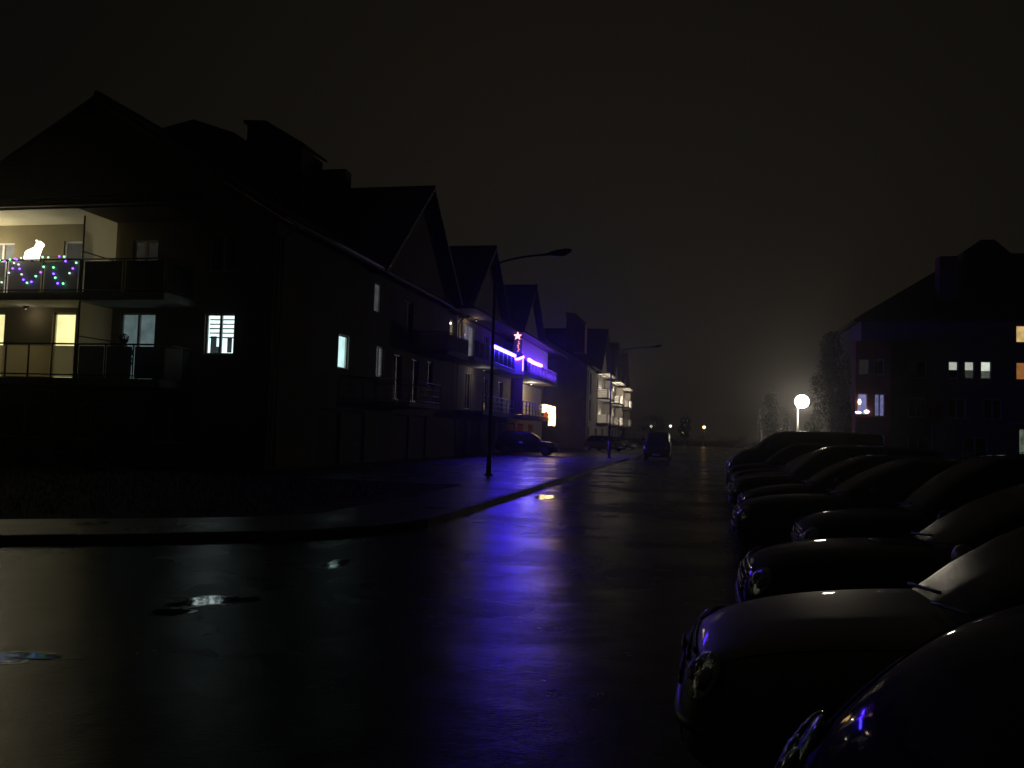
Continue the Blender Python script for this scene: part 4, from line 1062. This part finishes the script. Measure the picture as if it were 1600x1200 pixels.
place('van',.17,1.56,'black tall-nosed van filling the bottom right corner',paint_black,rz=PI+R(2))
place('hatch',-.03,4.33,'silver-grey small hatchback with round headlights, nearest full car on the right',paint_silver,rz=PI-R(2))
place('sedan',.36,6.95,'black saloon with chrome slatted grille just behind the silver hatchback',paint_black,rz=PI-R(1))
place('wagon',1.05,9.7,'dark navy estate car set back behind the black saloon',paint_blue,rz=PI-R(1))
place('sedan',.55,12.7,'dark grey saloon jutting out beyond the set back navy estate',paint_grey,rz=PI)
place('hatch',.75,15.4,'wine red small hatchback beyond the dark grey saloon',paint_red,rz=PI+R(1))
place('wagon',.7,18.1,'bottle green estate car beyond the wine red hatchback',paint_green,rz=PI)
place('hatch',.85,20.9,'navy small hatchback between the bottle green estate and the navy saloon',paint_blue,rz=PI)
place('sedan',.9,23.7,'navy saloon parked far along the row beyond the navy hatchback',paint_blue,rz=PI)
place('wagon',.9,26.5,'grey estate car beside the far black van, near the round speed sign',paint_grey,rz=PI-R(1))
place('van',1.0,29.4,'far black van at the end of the parked row, its roof above the cars',paint_black,rz=PI)
place('wagon',-9.1,57.5,'dark estate car parked in front of the red garage doors',paint_black,.121,rz=R(3),group='vehicles parked on the left side')
place('van',-2.62,59.3,'dark van standing at the left kerb far down the street',paint_black,0,rz=R(-90),group='vehicles parked on the left side')
place('hatch',-6.9,80.8,'small grey hatchback parked before the pale wall of the far block',paint_grey,.121,rz=R(-35),group='vehicles parked on the left side')
place('sedan',-6.6,95,'dark saloon parked under the white railed balconies',paint_grey,.121,rz=R(-35),group='vehicles parked on the left side')

# ---------------------------------------------------------------- trees and hedges
def conifer(label,loc,h,r,seed,group):
    rg=random.Random(seed); T=thing('conifer_tree',label,'tree',loc,0,group)
    mb=MB(); mb.tube([(0,0,0),(.05,0,h*.5),(0,.03,h*.96)],.16,8,.02); mb.build('trunk',bark,T)
    mb=MB(); n=int(16*h/4)
    for k in range(n):
        t=(k+.5)/n; z=h*(.1+.9*t); rr=r*(1-t)**.8*rg.uniform(.75,1.1)+.08
        for q in range(5):
            a=rg.random()*6.28; d=rr*rg.uniform(.3,.95)
            leaf_cloud(mb,rg,(d*math.cos(a),d*math.sin(a),z-d*.25),(rr*.38+.05,rr*.38+.05,.22),14,.13)
    mb.build('crown',leaf,T); return T
def leafy_tree(label,loc,h,r,seed,group,mat=leaf,trunkm=bark,dens=1.0):
    rg=random.Random(seed); T=thing('leafy_tree',label,'tree',loc,0,group)
    mb=MB(); mb.tube([(0,0,0),(.06,.02,h*.3),(-.03,.05,h*.62)],.15,8,.07)
    ends=[]
    for k in range(8):
        a=rg.random()*6.28; z0=h*rg.uniform(.3,.6); e=(r*.8*math.cos(a)*rg.uniform(.5,1),r*.8*math.sin(a)*rg.uniform(.5,1),h*rg.uniform(.6,.95)); ends.append(e)
        mb.tube([(0,0,z0),(e[0]*.5,e[1]*.5,(z0+e[2])/2+.1),e],.05,6,.015)
    mb.build('trunk',trunkm,T)
    mb=MB()
    for q in range(int(34*dens)):
        a=rg.random()*6.28; t=rg.random(); z=h*(.38+.6*t); rr=r*math.sin(PI*min(1,.18+.8*t))**.7
        d=rr*rg.uniform(.2,1)
        leaf_cloud(mb,rg,(d*math.cos(a),d*math.sin(a),z),(r*.33,r*.33,h*.09),55,.11)
    mb.build('crown',mat,T); return T
GT='trees behind the lit street lamp'
leafy_tree('dark round-topped tree left of the lit lamp',(7.35,93,0),6.2,1.3,1,GT,dens=1.6)
conifer('slim conifer just left of the lit lamp pole',(9.3,95,0),4.4,.9,2,GT)
conifer('short conifer close under the lit lamp',(11.35,94,0),3.6,1.0,3,GT)
conifer('pointed conifer right of the lit lamp, taller than the others',(11.9,92,0),5.4,1.3,4,GT)
leafy_tree('tall dark tree filling the gap at the red bay',(10.35,71,0),9.9,1.7,5,GT,dens=2.8)
leafy_tree('low bushy tree at the foot of the tall tree beside the lamp glow',(10.9,69.0,0),5.2,1.1,6,GT,dens=2.2)
leafy_tree('small lone tree at the far end of the street',(-1.5,118,0),4.6,.9,7,'trees far down the street')
leafy_tree('broad dark tree at the street end left of the yellow lamp',(-7.5,150,0),5.2,3.2,8,'trees far down the street')
BT=thing('birch_tree','pale twin-stemmed bare birch left of the dark round-topped tree','tree',(6.75,98,0))
mb=MB(); mb.tube([(-.16,0,0),(-.2,0,2.4),(-.1,0,3.6),(.02,0,5.0)],.1,8,.02); mb.build('trunk',birch,BT)
mb=MB(); mb.tube([(.16,0,0),(.22,0,2.2),(.14,.05,3.5),(0.05,0,4.8)],.09,8,.02); mb.build('trunk',birch,BT)
rg=random.Random(9)
mb=MB()
for k in range(26):
    a=rg.random()*6.28; z=2.6+rg.random()*2.2; d=.4+.5*rg.random(); mb.tube([(.1*rg.uniform(-1,1),0,z),(d*.6*math.cos(a),d*.6*math.sin(a),z+.4),(d*math.cos(a),d*math.sin(a),z+.5)],.012,5,.004)
mb.build('twigs',bark,BT)
leafy_tree('thin sparse tree rising between the round-topped tree and the lamp',(9.2,108,0),7.6,.5,12,GT)
def hedge(label,x0,x1,y0,y1,h,seed):
    rg=random.Random(seed); T=thing('hedge',label,'hedge',((x0+x1)/2,(y0+y1)/2,.08))
    mb=MB(); n=int((x1-x0)*(y1-y0)*26)+60
    for k in range(n):
        leaf_cloud(mb,rg,(rg.uniform(x0,x1)-(x0+x1)/2,rg.uniform(y0,y1)-(y0+y1)/2,h*rg.uniform(.1,.95)),(.22,.22,.16),10,.07)
    mb.build('foliage',leaf2,T)
    mb=MB()
    for k in range(int(max(x1-x0,y1-y0))):
        t=(k+.5)/int(max(x1-x0,y1-y0)); mb.tube([((x0-x1)/2+(x1-x0)*t if x1-x0>y1-y0 else 0,(y0-y1)/2+(y1-y0)*t if y1-y0>=x1-x0 else 0,0),((x0-x1)/2+(x1-x0)*t if x1-x0>y1-y0 else 0,(y0-y1)/2+(y1-y0)*t if y1-y0>=x1-x0 else 0,h*.7)],.02,5)
    mb.build('stems',bark,T)
hedge('long dark clipped hedge in front of the right house',10.2,26,62.4,63.2,1.3,21)
hedge('dark hedge along the far end of the street',-14,22,151,152,2.0,22)
hedge('low dark hedge below the nearest block by the lawn',-24,-17.2,22.4,23.1,.9,23)

# ---------------------------------------------------------------- sky
w=bpy.data.worlds.new('World'); scene.world=w; w.use_nodes=True
nt=w.node_tree; nt.nodes.clear()
out=nt.nodes.new('ShaderNodeOutputWorld')
sky=nt.nodes.new('ShaderNodeTexSky'); sky.sky_type='NISHITA'; sky.sun_disc=False; sky.sun_elevation=R(-8); sky.sun_rotation=R(200)
b1=nt.nodes.new('ShaderNodeBackground'); b1.inputs[1].default_value=.05; nt.links.new(sky.outputs[0],b1.inputs[0])
# glow of the town on low cloud: strongest low over the end of the street
tc=nt.nodes.new('ShaderNodeTexCoord')
dot=nt.nodes.new('ShaderNodeVectorMath'); dot.operation='DOT_PRODUCT'
gd=Vector((-.10,1.0,.06)).normalized(); dot.inputs[1].default_value=gd
nt.links.new(tc.outputs['Generated'],dot.inputs[0])
ns=nt.nodes.new('ShaderNodeTexNoise'); ns.inputs['Scale'].default_value=2.2; ns.inputs['Detail'].default_value=4; nt.links.new(tc.outputs['Generated'],ns.inputs['Vector'])
ma=nt.nodes.new('ShaderNodeMath'); ma.operation='MULTIPLY_ADD'; ma.inputs[1].default_value=.05; ma.inputs[2].default_value=-.025
nt.links.new(ns.outputs['Fac'],ma.inputs[0])
ad=nt.nodes.new('ShaderNodeMath'); ad.operation='ADD'; nt.links.new(dot.outputs['Value'],ad.inputs[0]); nt.links.new(ma.outputs[0],ad.inputs[1])
rp=nt.nodes.new('ShaderNodeValToRGB'); e=rp.color_ramp.elements
e[0].position=.0; e[0].color=(.0016,.0014,.0012,1)
e[1].position=1.0; e[1].color=(.0096,.0080,.0056,1)
for p,c in ((.6,(.0024,.0020,.0016)),(.78,(.0037,.0031,.0024)),(.90,(.0067,.0055,.0038)),(.97,(.0088,.0073,.0051))):
    q=rp.color_ramp.elements.new(p); q.color=(*c,1)
nt.links.new(ad.outputs[0],rp.inputs[0])
b2=nt.nodes.new('ShaderNodeBackground'); b2.inputs[1].default_value=1.0; nt.links.new(rp.outputs[0],b2.inputs[0])
sh=nt.nodes.new('ShaderNodeAddShader'); nt.links.new(b1.outputs[0],sh.inputs[0]); nt.links.new(b2.outputs[0],sh.inputs[1]); nt.links.new(sh.outputs[0],out.inputs['Surface'])

# mist in the air
HAZE=.00105
mb=MB(); mb.box(-600,600,-600,600,-1.1,22)
hz=mb.build('haze',None); hz['kind']='stuff'; tag(hz,'thin drizzly mist hanging over the whole street','mist')
m,nt,out=newmat('mist'); pv=nt.nodes.new('ShaderNodeVolumePrincipled'); pv.inputs['Color'].default_value=(.9,.9,.9,1); pv.inputs['Density'].default_value=HAZE; pv.inputs['Anisotropy'].default_value=.86
nt.links.new(pv.outputs[0],out.inputs['Volume']); hz.data.materials.append(m)

# ---------------------------------------------------------------- camera
cam=bpy.data.cameras.new('camera'); co=bpy.data.objects.new('camera',cam); col.objects.link(co); scene.camera=co
cam.sensor_width=36; cam.lens=36*1340/1600; cam.clip_end=3000; cam.clip_start=.05
yaw,pit,rol=R(12.2),R(3.2),R(1.8)
f=Vector((-math.sin(yaw)*math.cos(pit),math.cos(yaw)*math.cos(pit),math.sin(pit))); r0=Vector((math.cos(yaw),math.sin(yaw),0)); u0=r0.cross(f)
r_=r0*math.cos(rol)+u0*math.sin(rol); u_=u0*math.cos(rol)-r0*math.sin(rol)
M=Matrix((r_,u_,-f)).transposed().to_4x4(); M.translation=(0,0,1.65); co.matrix_world=M

scene.view_settings.view_transform='Standard'; scene.view_settings.look='None'; scene.view_settings.exposure=0; scene.view_settings.gamma=1
cy=scene.cycles
cy.use_denoising=True; cy.max_bounces=6; cy.diffuse_bounces=2; cy.glossy_bounces=3; cy.transmission_bounces=3; cy.volume_bounces=1; cy.transparent_max_bounces=8
cy.sample_clamp_indirect=2.0; cy.caustics_reflective=False; cy.caustics_refractive=False; cy.use_light_tree=True
